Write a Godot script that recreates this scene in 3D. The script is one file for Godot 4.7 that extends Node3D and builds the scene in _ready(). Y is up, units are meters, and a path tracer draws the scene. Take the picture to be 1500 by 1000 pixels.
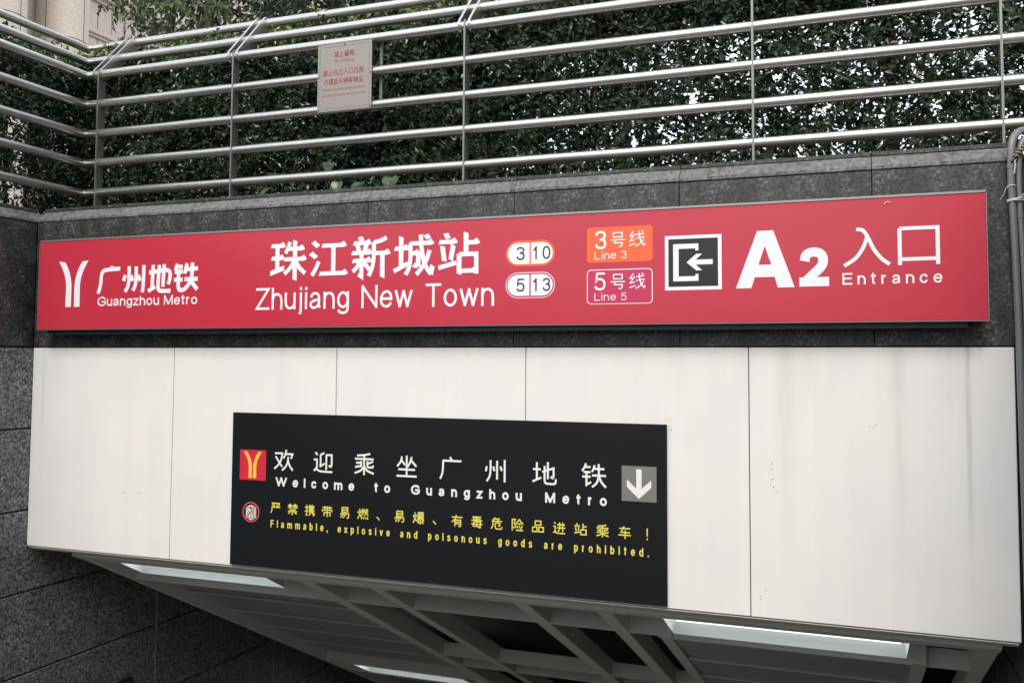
extends Node3D
# Underground station entrance: a stairwell going down under a granite and white-panel front,
# red station sign, welcome board, steel railing and a clipped hedge above.

const SLOPE := 0.51            # fall of the stairs and of the ceiling over them
const CEIL_Y := -1.355         # ceiling height at the front
const STREET := 0.90
const WALL_R := 6.06

var rng := RandomNumberGenerator.new()
var M := {}
var taken := {}
var han_style := ""

# ------------------------------------------------------------------ mesh collector
class Geo:
	var v := PackedVector3Array()
	var n := PackedVector3Array()
	var c := PackedColorArray()
	var uv := PackedVector2Array()
	var ix := PackedInt32Array()
	func tri(a: Vector3, b: Vector3, d: Vector3, out: Vector3) -> void:
		var nn := (b - a).cross(d - a)
		if nn.length_squared() < 1e-18:
			return
		nn = nn.normalized()
		var k := v.size()
		if nn.dot(out) < 0.0:
			nn = -nn
			v.append_array([a, b, d])
		else:
			v.append_array([a, d, b])
		n.append_array([nn, nn, nn])
		ix.append_array([k, k + 1, k + 2])
	func quad(a: Vector3, b: Vector3, d: Vector3, e: Vector3, out: Vector3) -> void:
		var nn := (b - a).cross(d - a)
		if nn.length_squared() < 1e-18:
			nn = (d - a).cross(e - a)
		nn = nn.normalized()
		var k := v.size()
		if nn.dot(out) < 0.0:
			nn = -nn
			v.append_array([a, b, d, e])
		else:
			v.append_array([a, e, d, b])
		n.append_array([nn, nn, nn, nn])
		ix.append_array([k, k + 1, k + 2, k, k + 2, k + 3])
	func box(lo: Vector3, hi: Vector3, b := 0.0) -> void:
		var cc := (lo + hi) * 0.5
		var h := (hi - lo) * 0.5
		b = minf(b, minf(h.x, minf(h.y, h.z)) * 0.8)
		for ax in 3:
			var a1 := (ax + 1) % 3
			var a2 := (ax + 2) % 3
			for s: float in [-1.0, 1.0]:
				var q := []
				for st in [[-1, -1], [1, -1], [1, 1], [-1, 1]]:
					var p := Vector3()
					p[ax] = s * h[ax]
					p[a1] = st[0] * (h[a1] - b)
					p[a2] = st[1] * (h[a2] - b)
					q.append(cc + p)
				var o := Vector3()
				o[ax] = s
				quad(q[0], q[1], q[2], q[3], o)
				if b > 0.0:
					for s2: float in [-1.0, 1.0]:   # edge between +-ax and +-a1
						var p1 := Vector3(); var p2 := Vector3(); var p3 := Vector3(); var p4 := Vector3()
						p1[ax] = s * h[ax]; p1[a1] = s2 * (h[a1] - b); p1[a2] = -(h[a2] - b)
						p2[ax] = s * (h[ax] - b); p2[a1] = s2 * h[a1]; p2[a2] = -(h[a2] - b)
						p3 = p2; p3[a2] = h[a2] - b
						p4 = p1; p4[a2] = h[a2] - b
						var o2 := Vector3(); o2[ax] = s; o2[a1] = s2
						quad(cc + p1, cc + p2, cc + p3, cc + p4, o2)
		if b > 0.0:
			for sx: float in [-1.0, 1.0]:
				for sy: float in [-1.0, 1.0]:
					for sz: float in [-1.0, 1.0]:
						tri(cc + Vector3(sx * h.x, sy * (h.y - b), sz * (h.z - b)), cc + Vector3(sx * (h.x - b), sy * h.y, sz * (h.z - b)), cc + Vector3(sx * (h.x - b), sy * (h.y - b), sz * h.z), Vector3(sx, sy, sz))
	func tube(path: Array, r: float, sides := 12, caps := true) -> void:
		var m := path.size()
		var ref := Vector3.UP
		var d0: Vector3 = (path[1] - path[0]).normalized()
		if absf(d0.dot(ref)) > 0.9:
			ref = Vector3.RIGHT
		var k := v.size()
		for i in m:
			var d := Vector3()
			if i > 0:
				d += (path[i] - path[i - 1]).normalized()
			if i < m - 1:
				d += (path[i + 1] - path[i]).normalized()
			d = d.normalized()
			var a := ref.cross(d).normalized()
			var b := d.cross(a).normalized()
			ref = b
			var stretch := 1.0
			if i > 0 and i < m - 1:
				stretch = 1.0 / maxf(0.5, d.dot((path[i + 1] - path[i]).normalized()))
			for j in sides + 1:
				var t := TAU * j / sides
				var nn := a * cos(t) + b * sin(t)
				var side: Vector3 = a * cos(t) * stretch + b * sin(t)
				v.append(path[i] + side * r)
				n.append(nn)
		for i in m - 1:
			for j in sides:
				var p := k + i * (sides + 1) + j
				var q := p + sides + 1
				ix.append_array([p, q, p + 1, p + 1, q, q + 1])
		if caps:
			for e in [0, m - 1]:
				var o: Vector3 = (path[0] - path[1]) if e == 0 else (path[m - 1] - path[m - 2])
				for j in range(1, sides - 1):
					tri(v[k + e * (sides + 1)], v[k + e * (sides + 1) + j], v[k + e * (sides + 1) + j + 1], o)
	func prism(poly: PackedVector2Array, tf: Transform3D, depth: float) -> void:
		# poly in local xy, extruded along local z from 0 to depth
		var idx := Geometry2D.triangulate_polygon(poly)
		var up := tf.basis.z
		for i in range(0, idx.size(), 3):
			tri(tf * Vector3(poly[idx[i]].x, poly[idx[i]].y, depth), tf * Vector3(poly[idx[i + 1]].x, poly[idx[i + 1]].y, depth), tf * Vector3(poly[idx[i + 2]].x, poly[idx[i + 2]].y, depth), up)
			tri(tf * Vector3(poly[idx[i]].x, poly[idx[i]].y, 0), tf * Vector3(poly[idx[i + 1]].x, poly[idx[i + 1]].y, 0), tf * Vector3(poly[idx[i + 2]].x, poly[idx[i + 2]].y, 0), -up)
		var cw := Geometry2D.is_polygon_clockwise(poly)
		for i in poly.size():
			var a := poly[i]
			var b := poly[(i + 1) % poly.size()]
			var o2 := Vector2(b.y - a.y, a.x - b.x) * (1.0 if cw else 1.0)
			if cw:
				o2 = -o2
			quad(tf * Vector3(a.x, a.y, 0), tf * Vector3(b.x, b.y, 0), tf * Vector3(b.x, b.y, depth), tf * Vector3(a.x, a.y, depth), tf.basis * Vector3(o2.x, o2.y, 0))
	func ball(p: Vector3, r: float, squash := Vector3.ONE) -> void:
		var k := v.size()
		for i in 9:
			for j in 13:
				var t := PI * i / 8.0
				var f := TAU * j / 12.0
				var d := Vector3(sin(t) * cos(f), cos(t), sin(t) * sin(f))
				v.append(p + d * r * squash)
				n.append((d / squash).normalized())
		for i in 8:
			for j in 12:
				var a := k + i * 13 + j
				ix.append_array([a, a + 1, a + 13, a + 1, a + 14, a + 13])
	func leaf(p: Vector3, d: Vector3, up: Vector3, l: float, w: float, col: Color) -> void:
		var s := d.cross(up).normalized()
		var nn := s.cross(d).normalized()
		var k := v.size()
		var mid := p + d * l * 0.45 - nn * w * 0.16
		var tip := p + d * l - nn * l * 0.14
		var L := p + d * l * 0.4 - s * w * 0.5 + nn * w * 0.1
		var R := p + d * l * 0.4 + s * w * 0.5 + nn * w * 0.1
		var nl := (nn + s * 0.4).normalized()
		var nr := (nn - s * 0.4).normalized()
		v.append_array([p, L, tip, mid, p, mid, tip, R])
		n.append_array([nl, nl, nl, nl, nr, nr, nr, nr])
		c.append_array([col, col, col, col, col, col, col, col])
		ix.append_array([k, k + 1, k + 3, k + 1, k + 2, k + 3, k + 4, k + 5, k + 7, k + 5, k + 6, k + 7])
	func mesh(mat: Material) -> ArrayMesh:
		var a := []
		a.resize(Mesh.ARRAY_MAX)
		a[Mesh.ARRAY_VERTEX] = v
		a[Mesh.ARRAY_NORMAL] = n
		if c.size() == v.size() and v.size() > 0:
			a[Mesh.ARRAY_COLOR] = c
		if uv.size() == v.size() and v.size() > 0:
			a[Mesh.ARRAY_TEX_UV] = uv
		a[Mesh.ARRAY_INDEX] = ix
		var m := ArrayMesh.new()
		m.add_surface_from_arrays(Mesh.PRIMITIVE_TRIANGLES, a)
		m.surface_set_material(0, mat)
		return m

# ------------------------------------------------------------------ naming and tree
func numbered(called: String) -> String:
	if not taken.has(called):
		taken[called] = 0
		return called
	taken[called] += 1
	return "%s_%03d" % [called, taken[called]]

func thing(called: String, label: String, category: String, at := Vector3.ZERO, group := "") -> Node3D:
	var o := Node3D.new()
	o.name = numbered(called)
	add_child(o)
	o.position = at
	o.set_meta("label", label)
	o.set_meta("category", category)
	o.set_meta("kind", "thing")
	if group:
		o.set_meta("group", group)
	return o

# a mesh in world coordinates, put under a thing (or a part of a thing) that is moved but not turned
func part(called: String, g: Geo, mat: Material, parent: Node3D, local := false) -> MeshInstance3D:
	var o := MeshInstance3D.new()
	o.name = called
	o.mesh = g.mesh(mat)
	parent.add_child(o, true)
	if not local:
		var p := Vector3()
		var q: Node = parent
		while q != self:
			p += q.position
			q = q.get_parent()
		o.position = -p
	return o

func holder(called: String, parent: Node3D) -> Node3D:
	var o := Node3D.new()
	o.name = called
	parent.add_child(o, true)
	return o

func setting(called: String, g: Geo, mat: Material) -> MeshInstance3D:
	var o := part(numbered(called), g, mat, self, true)
	o.set_meta("kind", "structure")
	return o

# ------------------------------------------------------------------ materials
func noise_img(size: int, freq: float, sd: int, kind := FastNoiseLite.TYPE_SIMPLEX_SMOOTH, oct := 3) -> Image:
	var f := FastNoiseLite.new()
	f.noise_type = kind
	f.seed = sd
	f.frequency = freq
	f.fractal_octaves = oct
	f.fractal_type = FastNoiseLite.FRACTAL_FBM if oct > 1 else FastNoiseLite.FRACTAL_NONE
	var im := f.get_seamless_image(size, size)
	im.convert(Image.FORMAT_L8)
	return im

func std(col: Color, rough := 0.6, metal := 0.0) -> StandardMaterial3D:
	var m := StandardMaterial3D.new()
	m.albedo_color = col
	m.roughness = rough
	m.metallic = metal
	return m

func lin(r: float, g: float, b: float) -> Color:
	return Color(r, g, b).linear_to_srgb()

# stone with two sorts of grain and blotches; dark, mid, pale are linear colours
func stone(dark: Vector3, mid: Vector3, pale: Vector3, blotch: float, pale_share: float, metres: float, sd: int, rough: float, relief := 0.0) -> StandardMaterial3D:
	var S := 512
	var fine := noise_img(S, 0.16, sd, FastNoiseLite.TYPE_VALUE, 1).get_data()
	var grain := noise_img(S, 0.09, sd + 1, FastNoiseLite.TYPE_SIMPLEX_SMOOTH, 2).get_data()
	var big := noise_img(S, 0.008, sd + 2, FastNoiseLite.TYPE_SIMPLEX_SMOOTH, 4).get_data()
	var out := PackedByteArray()
	out.resize(S * S * 3)
	var hgt := PackedByteArray()
	hgt.resize(S * S)
	for i in S * S:
		var f := fine[i] / 255.0
		var gr := grain[i] / 255.0
		var b := big[i] / 255.0
		var t := smoothstep(0.3, 0.7, gr * 0.45 + f * 0.55)
		var c := dark.lerp(mid, t)
		c *= 1.0 + blotch * (b - 0.5) * 2.0
		var p := smoothstep(1.0 - pale_share, 1.0 - pale_share + 0.25, f * 0.7 + b * 0.3)
		c = c.lerp(pale, p)
		if f < 0.22:
			c *= 0.55
		out[i * 3] = int(clampf(pow(maxf(c.x, 0.0), 0.4545) * 255.0, 0, 255))
		out[i * 3 + 1] = int(clampf(pow(maxf(c.y, 0.0), 0.4545) * 255.0, 0, 255))
		out[i * 3 + 2] = int(clampf(pow(maxf(c.z, 0.0), 0.4545) * 255.0, 0, 255))
		hgt[i] = int(clampf((gr * 0.6 + f * 0.4) * 255.0, 0, 255))
	var m := std(Color.WHITE, rough)
	m.albedo_texture = ImageTexture.create_from_image(Image.create_from_data(S, S, false, Image.FORMAT_RGB8, out))
	m.uv1_triplanar = true
	m.uv1_world_triplanar = true
	m.uv1_scale = Vector3.ONE / metres
	if relief > 0.0:
		m.heightmap_enabled = true
		m.heightmap_texture = ImageTexture.create_from_image(Image.create_from_data(S, S, false, Image.FORMAT_L8, hgt))
		m.heightmap_scale = relief
	return m

# the enamel of the white front: rain streaks and specks where the photograph has them
func panel_material() -> StandardMaterial3D:
	var WD := 2048
	var HT := 460
	var f := FastNoiseLite.new()
	f.seed = 5
	f.noise_type = FastNoiseLite.TYPE_SIMPLEX_SMOOTH
	f.frequency = 1.0
	f.fractal_octaves = 3
	var out := PackedByteArray()
	out.resize(WD * HT * 3)
	for x in WD:
		var X := x * 6.0 / WD
		var s1 := f.get_noise_2d(X * 5.0, 3.0)
		var s2 := f.get_noise_2d(X * 19.0, 9.0)
		var drip := 0.25 + 0.75 * smoothstep(2.5, 5.9, X)
		var length := 0.25 + 0.5 * absf(f.get_noise_2d(X * 9.0, 40.0))
		var mark := exp(-pow((X - 5.80) / 0.012, 2.0)) + 0.5 * exp(-pow((X - 5.50) / 0.03, 2.0)) + 0.35 * exp(-pow((X - 4.98) / 0.04, 2.0)) + 0.3 * exp(-pow((X - 0.10) / 0.02, 2.0)) + 0.18 * exp(-pow((X - 2.02) / 0.02, 2.0))
		for y in HT:
			var d := y / float(HT)
			var wob := f.get_noise_2d(X * 30.0, d * 4.0)
			var cloud := f.get_noise_2d(X * 1.6 + 50.0, d * 2.2)
			var val := 1.0 + 0.010 * s1 + 0.005 * s2 + 0.014 * cloud + 0.003 * wob
			val -= drip * 0.05 * maxf(0.0, s1 + 0.25) * (1.0 - smoothstep(0.0, length, d))
			val -= mark * 0.16 * (1.0 - smoothstep(0.1, 0.95, d)) * (0.75 + 0.5 * wob)
			var k := (y * WD + x) * 3
			var warm := 0.006 * cloud
			out[k] = int(clampf(229.0 * (val + warm), 0, 255))
			out[k + 1] = int(clampf(228.0 * val, 0, 255))
			out[k + 2] = int(clampf(228.0 * (val - warm), 0, 255))
	var im := Image.create_from_data(WD, HT, false, Image.FORMAT_RGB8, out)
	var rn := RandomNumberGenerator.new()
	rn.seed = 77
	# scuffs: [X, Y below top, spread x, spread y, dots]
	for sc in [[4.91, 0.62, 0.008, 0.06, 14], [4.40, 0.42, 0.004, 0.02, 6], [5.38, 0.38, 0.006, 0.005, 3], [4.86, 1.26, 0.015, 0.02, 5], [0.83, 0.95, 0.01, 0.006, 4], [0.95, 0.945, 0.01, 0.004, 3], [5.6, 0.75, 0.2, 0.2, 2], [2.0, 0.18, 0.8, 0.1, 2], [0.9, 0.5, 0.5, 0.4, 3], [5.0, 0.8, 0.4, 0.3, 2]]:
		for i in sc[4]:
			var px := int(clampf((sc[0] + rn.randfn() * sc[2]) / 6.0 * WD, 1, WD - 3))
			var py := int(clampf((sc[1] + rn.randfn() * sc[3]) / 1.3485 * HT, 1, HT - 3))
			im.fill_rect(Rect2i(px, py, 1 + rn.randi() % 2, 1 + rn.randi() % 2), Color(0.72, 0.70, 0.68).lerp(Color(0.42, 0.40, 0.39), rn.randf()))
	var m := std(Color.WHITE, 0.62)
	m.albedo_texture = ImageTexture.create_from_image(im)
	return m

func make_materials() -> void:
	M.dark_granite = stone(Vector3(0.022, 0.0205, 0.021), Vector3(0.056, 0.052, 0.053), Vector3(0.16, 0.15, 0.15), 0.6, 0.33, 0.8, 11, 0.45)
	M.coping = stone(Vector3(0.10, 0.095, 0.095), Vector3(0.18, 0.172, 0.17), Vector3(0.30, 0.29, 0.285), 0.4, 0.30, 1.1, 21, 0.6)  # same worn granite, coloured paler for the skylight on its chamfer
	M.grey_granite = stone(Vector3(0.045, 0.048, 0.048), Vector3(0.20, 0.206, 0.204), Vector3(0.36, 0.36, 0.36), 0.18, 0.33, 0.85, 31, 0.62, 0.12)
	M.joint = std(lin(0.015, 0.015, 0.015), 0.9)
	M.grout = std(lin(0.42, 0.42, 0.41), 0.9)
	M.panel = panel_material()
	M.panel_edge = std(lin(0.5, 0.49, 0.48), 0.5)
	M.steel = std(lin(0.60, 0.58, 0.555), 0.34, 1.0)
	M.post = std(lin(0.21, 0.215, 0.20), 0.45, 0.7)
	M.weld = std(lin(0.82, 0.82, 0.82), 0.18, 1.0)
	M.plate = std(lin(0.29, 0.262, 0.245), 0.45, 0.5)
	M.red_ink = std(lin(0.30, 0.035, 0.04), 0.5)
	M.grey_ink = std(lin(0.12, 0.09, 0.085), 0.5)
	M.sign_red = std(lin(0.50, 0.033, 0.060), 0.26)
	M.sign_back = std(lin(0.018, 0.018, 0.02), 0.5)
	M.trim = std(lin(0.32, 0.31, 0.30), 0.4, 0.6)
	M.white = std(lin(0.80, 0.80, 0.86), 0.22)
	M.orange = std(lin(0.92, 0.125, 0.035), 0.3)
	M.magenta = std(lin(0.52, 0.03, 0.10), 0.3)
	M.black = std(lin(0.012, 0.013, 0.015), 0.3)
	M.board = std(lin(0.0072, 0.0082, 0.0105), 0.5)
	M.board.metallic_specular = 0.35
	M.board_white = std(lin(0.82, 0.82, 0.80), 0.4)
	M.yellow = std(lin(0.80, 0.70, 0.13), 0.4)
	M.gold = std(lin(0.85, 0.55, 0.07), 0.4)
	M.board_red = std(lin(0.62, 0.025, 0.055), 0.4)
	M.board_pink = std(lin(0.70, 0.10, 0.14), 0.4)
	M.board_grey = std(lin(0.24, 0.235, 0.225), 0.45, 0.3)
	M.soffit = std(lin(0.62, 0.60, 0.545), 0.5)
	M.soffit_panel = std(lin(0.34, 0.34, 0.34), 0.42)
	M.bar = std(lin(0.72, 0.71, 0.68), 0.35)  # pale tone standing in for light on the ceiling panel edges
	M.void = std(lin(0.012, 0.012, 0.012), 0.9)
	M.lamp_white = std(lin(0.8, 0.82, 0.82), 0.35)
	M.glow = std(lin(0.7, 0.72, 0.72), 0.4)
	M.glow.emission_enabled = true
	M.glow.emission = Color(0.96, 1.0, 0.99)
	M.glow.emission_energy_multiplier = 0.7
	M.pipe = std(lin(0.20, 0.20, 0.20), 0.4, 0.1)
	M.tie = std(lin(0.62, 0.61, 0.57), 0.5)
	M.cable_yellow = std(lin(0.36, 0.33, 0.12), 0.5)
	M.leaf = std(Color.WHITE, 0.24)
	M.leaf.vertex_color_use_as_albedo = true
	M.leaf.backlight_enabled = true
	M.leaf.backlight = lin(0.02, 0.035, 0.012)
	M.tree_leaf = std(Color.WHITE, 0.5)
	M.tree_leaf.vertex_color_use_as_albedo = true
	M.tree_leaf.backlight_enabled = true
	M.tree_leaf.backlight = lin(0.035, 0.06, 0.02)
	M.bark = stone(Vector3(0.02, 0.017, 0.014), Vector3(0.05, 0.043, 0.036), Vector3(0.10, 0.09, 0.08), 0.4, 0.2, 0.4, 41, 0.9)
	M.soil = stone(Vector3(0.015, 0.011, 0.008), Vector3(0.035, 0.027, 0.02), Vector3(0.07, 0.06, 0.05), 0.4, 0.2, 0.6, 51, 0.95)
	M.paving = stone(Vector3(0.26, 0.255, 0.245), Vector3(0.36, 0.35, 0.335), Vector3(0.45, 0.44, 0.42), 0.2, 0.2, 1.4, 61, 0.8)
	M.facade_stone = stone(Vector3(0.58, 0.49, 0.42), Vector3(0.64, 0.55, 0.47), Vector3(0.70, 0.61, 0.53), 0.08, 0.15, 0.9, 81, 0.75)
	M.facade_joint = std(lin(0.16, 0.12, 0.10), 0.9)
	M.moulding = std(lin(0.27, 0.19, 0.15), 0.7)

# ------------------------------------------------------------------ lettering: brush and pen strokes
# Han characters on a 100 x 100 square (y down), each stroke a list x, y, x, y ...
var HAN := {
	"珠": [[5,16,40,16],[6,45,38,45],[3,80,41,68],[22,16,22,74],[56,8,51,22,44,34],[52,24,92,24],[42,48,97,48],[70,5,70,97],[69,50,58,68,42,82],[71,50,82,68,98,82]],
	"江": [[10,10,24,22],[4,36,19,47],[8,88,17,74,26,56],[34,20,94,20],[64,20,64,84],[28,84,98,84]],
	"新": [[24,4,30,13],[8,18,50,18],[18,22,22,36],[42,21,36,36],[4,40,52,40],[6,58,51,58],[29,40,29,93,21,88],[24,62,16,74,7,82],[35,64,42,70,49,79],[92,8,78,14,60,18],[60,17,60,50,57,72,48,93],[60,42,98,42],[82,42,82,97]],
	"城": [[4,34,36,34],[20,8,20,74],[2,84,14,79,37,68],[40,24,96,24],[43,24,43,55,40,76,32,93],[43,46,63,46],[63,46,62,75],[62,75,51,71],[68,5,71,40,80,74,94,93],[93,93,97,74],[90,40,82,62,70,80,58,93],[80,6,88,15]],
	"站": [[20,5,26,17],[4,24,44,24],[12,33,17,66],[38,31,32,64],[3,80,20,76,45,70],[68,5,68,52],[68,27,96,27],[52,52,52,95],[52,52,92,52,92,95],[52,88,92,88]],
	"广": [[46,3,54,16],[14,19,96,19],[16,19,15,52,12,74,3,95]],
	"州": [[24,8,24,50,20,74,8,95],[52,10,52,86],[84,5,84,96],[8,34,4,54],[36,34,41,52],[66,32,72,50]],
	"地": [[4,36,36,36],[20,8,20,74],[2,86,14,80,38,69],[42,46,88,30,88,62,84,69,76,64],[65,6,65,74],[52,22,52,80,56,90,64,92,90,92,96,88,97,72]],
	"铁": [[20,4,14,20,4,34],[18,18,38,18],[10,38,38,38],[5,56,38,56],[22,38,22,88,40,76],[54,10,50,24,44,36],[52,24,92,24],[44,50,98,50],[70,5,70,50,66,70,58,84,44,96],[71,52,80,74,98,95]],
	"广L": [[97,13,40,16,24,20,17,32,14,62,10,80,3,97],[62,3,60,16]],
	"州L": [[28,6,28,50,24,76,13,93],[58,8,58,55,54,76,46,90],[90,4,90,60,87,97],[13,36,5,56],[36,38,45,57],[66,38,77,57]],
	"地L": [[5,31,80,24,91,31,93,48,86,72],[22,5,19,84],[3,93,32,79],[68,4,64,80],[48,6,44,78,49,91,62,94,96,94]],
	"铁L": [[15,5,6,26],[10,15,36,15],[4,31,37,31],[2,58,37,58],[20,31,20,82,26,92,42,92],[54,4,45,38],[48,24,98,22],[45,57,98,57],[76,2,73,50,63,73,42,93],[70,60,82,76,97,92]],
	"号": [[24,8,24,38],[24,8,76,8,76,38],[24,35,76,35],[6,52,94,52],[34,52,29,70,77,70,75,86,68,94,54,91]],
	"线": [[28,6,8,34,28,34],[38,22,8,62,38,56],[4,88,40,78],[46,26,92,20],[44,48,96,40],[62,5,66,36,76,70,94,93],[93,93,97,76],[90,54,76,72,58,86,42,95],[78,4,88,14]],
	"入": [[30,6,44,10,54,27,66,56,82,80,98,94],[53,26,43,54,27,78,4,95]],
	"口": [[12,9,12,97],[12,9,88,9,88,97],[12,83,88,83]],
	"欢": [[6,20,44,20,38,48,24,72,4,90],[10,34,24,54,44,80],[64,4,60,22,50,42],[60,22,96,22,88,42],[74,34,72,56,62,78,44,95],[73,50,82,74,98,94]],
	"迎": [[12,8,22,20],[4,40,20,40,20,76],[20,74,6,90],[16,80,34,90,96,92],[56,10,38,18],[38,17,38,68,58,56],[66,18,66,84],[66,18,92,18,92,62,88,69,78,65]],
	"乘": [[78,5,50,11,16,14],[6,28,94,28],[50,11,50,97],[36,36,36,64],[12,45,36,45],[8,64,36,58],[66,36,66,58,70,63,90,63,93,54],[92,38,66,48],[49,62,34,78,6,90],[51,62,66,78,96,90]],
	"坐": [[28,10,22,32,6,52],[27,26,42,46],[72,10,66,32,54,52],[71,26,94,50],[50,5,50,90],[12,64,88,64],[4,92,96,92]],
	"严": [[10,10,90,10],[36,10,36,42],[64,10,64,42],[16,18,26,36],[86,17,76,36],[10,44,94,44],[14,44,14,66,4,95]],
	"禁": [[6,18,46,18],[26,4,26,50],[24,20,6,42],[29,22,46,38],[52,18,96,18],[74,4,74,50],[72,20,54,42],[76,22,97,42],[24,56,78,56],[6,70,94,70],[50,70,50,96,40,93],[28,76,10,92],[70,76,90,92]],
	"携": [[4,26,36,26],[22,4,22,92,10,88],[3,62,38,50],[54,4,40,28],[48,18,48,56],[70,4,76,12],[48,17,94,17],[48,30,90,30],[48,42,90,42],[48,55,96,55],[70,17,70,55],[42,65,80,65,76,77,94,77,90,94,80,92],[58,65,54,82,40,96]],
	"带": [[6,18,94,18],[28,5,28,32],[50,5,50,32],[72,5,72,32],[6,38,6,54],[6,38,94,38,92,54],[22,58,22,88],[22,58,78,58,78,84,68,86],[50,44,50,97]],
	"易": [[24,6,24,44],[24,6,76,6,76,44],[24,25,76,25],[24,43,76,43],[28,46,8,70],[20,58,86,58,84,86,78,94,66,90],[42,58,12,92],[62,58,34,95]],
	"燃": [[6,28,10,46],[38,24,32,42],[22,6,22,50,4,92],[22,54,38,78],[50,6,38,40],[48,16,64,16,56,40,38,62],[46,28,56,36],[66,28,98,28],[80,5,80,30,64,66],[81,32,98,64],[88,8,95,18],[44,76,38,92],[58,76,60,90],[74,76,78,90],[88,74,97,92]],
	"、": [[12,66,36,92]],
	"爆": [[6,28,10,46],[36,24,30,42],[20,6,20,50,4,92],[20,54,34,78],[48,5,48,34],[48,5,90,5,90,34],[48,18,90,18],[48,32,90,32],[42,43,96,43],[58,36,58,56],[80,36,80,56],[38,56,98,56],[54,58,38,76],[82,58,98,76],[68,62,68,95,60,92],[48,72,58,80],[44,92,60,82],[90,70,78,80],[76,82,94,94]],
	"有": [[6,22,94,22],[46,4,34,34,6,62],[32,44,32,96],[32,44,80,44,80,90,72,95,62,92],[32,60,80,60],[32,75,80,75]],
	"毒": [[14,10,86,10],[18,24,82,24],[6,38,94,38],[50,3,50,38],[28,46,20,84],[28,46,82,46,78,94,66,92],[6,66,96,66],[20,84,84,84],[48,50,56,58],[46,70,54,78]],
	"危": [[36,4,12,32],[32,14,68,14,56,30],[12,32,92,32],[18,32,18,66,4,94],[38,46,38,82,44,92,86,92,92,76],[38,46,74,46,74,66,60,70]],
	"险": [[10,8,10,97],[10,8,36,8,24,38],[24,38,38,56,32,72,20,70],[66,4,54,24,38,44],[67,6,78,24,98,42],[52,42,82,42],[48,58,54,76],[66,54,70,72],[90,54,78,86],[40,92,97,92]],
	"品": [[28,8,28,44],[28,8,72,8,72,44],[28,40,72,40],[8,56,8,96],[8,56,42,56,42,96],[8,91,42,91],[56,56,56,96],[56,56,92,56,92,96],[56,91,92,91]],
	"进": [[12,8,22,20],[4,40,20,40,20,76],[20,74,6,90],[16,80,34,90,96,92],[36,26,94,26],[32,50,97,50],[54,8,54,54,42,80],[78,8,78,80]],
	"车": [[12,20,90,20],[46,4,24,50,88,50],[54,34,54,97],[4,70,96,70]],
	"！": [[50,8,50,68],[50,82,50,94]],
	"止": [[52,6,52,90],[52,44,88,44],[22,36,22,90],[4,92,96,92]],
	"攀": [[4,16,30,16],[17,4,17,40],[70,16,96,16],[83,4,83,40],[38,6,60,34],[60,6,38,34],[15,18,4,36],[85,18,97,36],[4,46,96,46],[36,46,14,62],[62,46,88,62],[64,56,30,62],[18,70,82,70],[6,83,94,83],[50,62,50,97,40,94]],
	"爬": [[40,6,10,14],[14,14,12,60,2,92],[26,16,26,70],[36,12,38,60,48,80],[30,80,60,94,97,94],[52,16,88,16,88,48],[52,46,88,46],[70,16,70,46],[52,16,52,70,58,78,90,78,94,64]],
	"在": [[6,24,94,24],[44,4,32,38,6,66],[26,44,26,96],[44,54,90,54],[66,34,66,90],[38,91,96,91]],
	"出": [[50,4,50,92],[18,16,18,44,82,44],[82,16,82,46],[10,58,10,93,90,93],[90,58,90,97]],
	"范": [[6,16,94,16],[32,4,32,28],[68,4,68,28],[10,36,22,44],[4,54,16,62],[8,92,26,68],[42,40,84,40,84,66,70,68],[42,40,42,84,50,92,90,92,95,76]],
	"围": [[10,8,10,96],[10,8,90,8,90,96],[10,92,90,92],[26,26,74,26],[28,42,72,42],[24,58,74,58,74,76,66,78],[50,14,50,86]],
	"内": [[12,24,12,96],[12,24,88,24,88,92,78,90],[50,4,50,24,44,48,26,70],[50,40,74,68]],
	"摆": [[4,26,36,26],[22,4,22,92,10,88],[3,62,38,50],[46,8,46,30],[46,8,94,8,94,30],[46,28,94,28],[62,8,62,28],[78,8,78,28],[50,44,90,44],[70,32,70,60],[42,60,98,60],[64,60,48,90,88,86],[80,74,94,95]],
	"放": [[22,4,28,14],[4,22,50,22],[22,22,20,60,4,94],[20,44,44,44,40,84,34,92,24,88],[64,4,58,26,48,44],[58,26,98,26],[86,28,76,62,46,96],[58,42,72,70,98,96]],
	"辆": [[4,18,40,18],[20,4,8,46,38,46],[25,30,25,97],[2,72,42,66],[44,14,98,14],[48,32,48,96],[48,32,94,32,94,90,86,92],[62,14,62,50,54,72],[62,50,68,64],[80,14,80,50,72,72],[80,50,87,66]],
	"等": [[22,4,6,24],[18,12,46,12],[28,14,34,24],[64,4,52,22],[60,12,96,12],[74,14,80,24],[16,34,84,34],[50,24,50,50],[4,50,96,50],[8,66,94,66],[68,54,68,94,56,92],[28,74,40,86]],
	"物": [[14,12,6,34],[12,26,42,26],[26,4,26,97],[2,66,42,56],[58,4,42,40],[54,22,94,22,92,80,86,92,74,88],[70,24,58,50,42,70],[84,24,70,62,44,92]],
}
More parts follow.
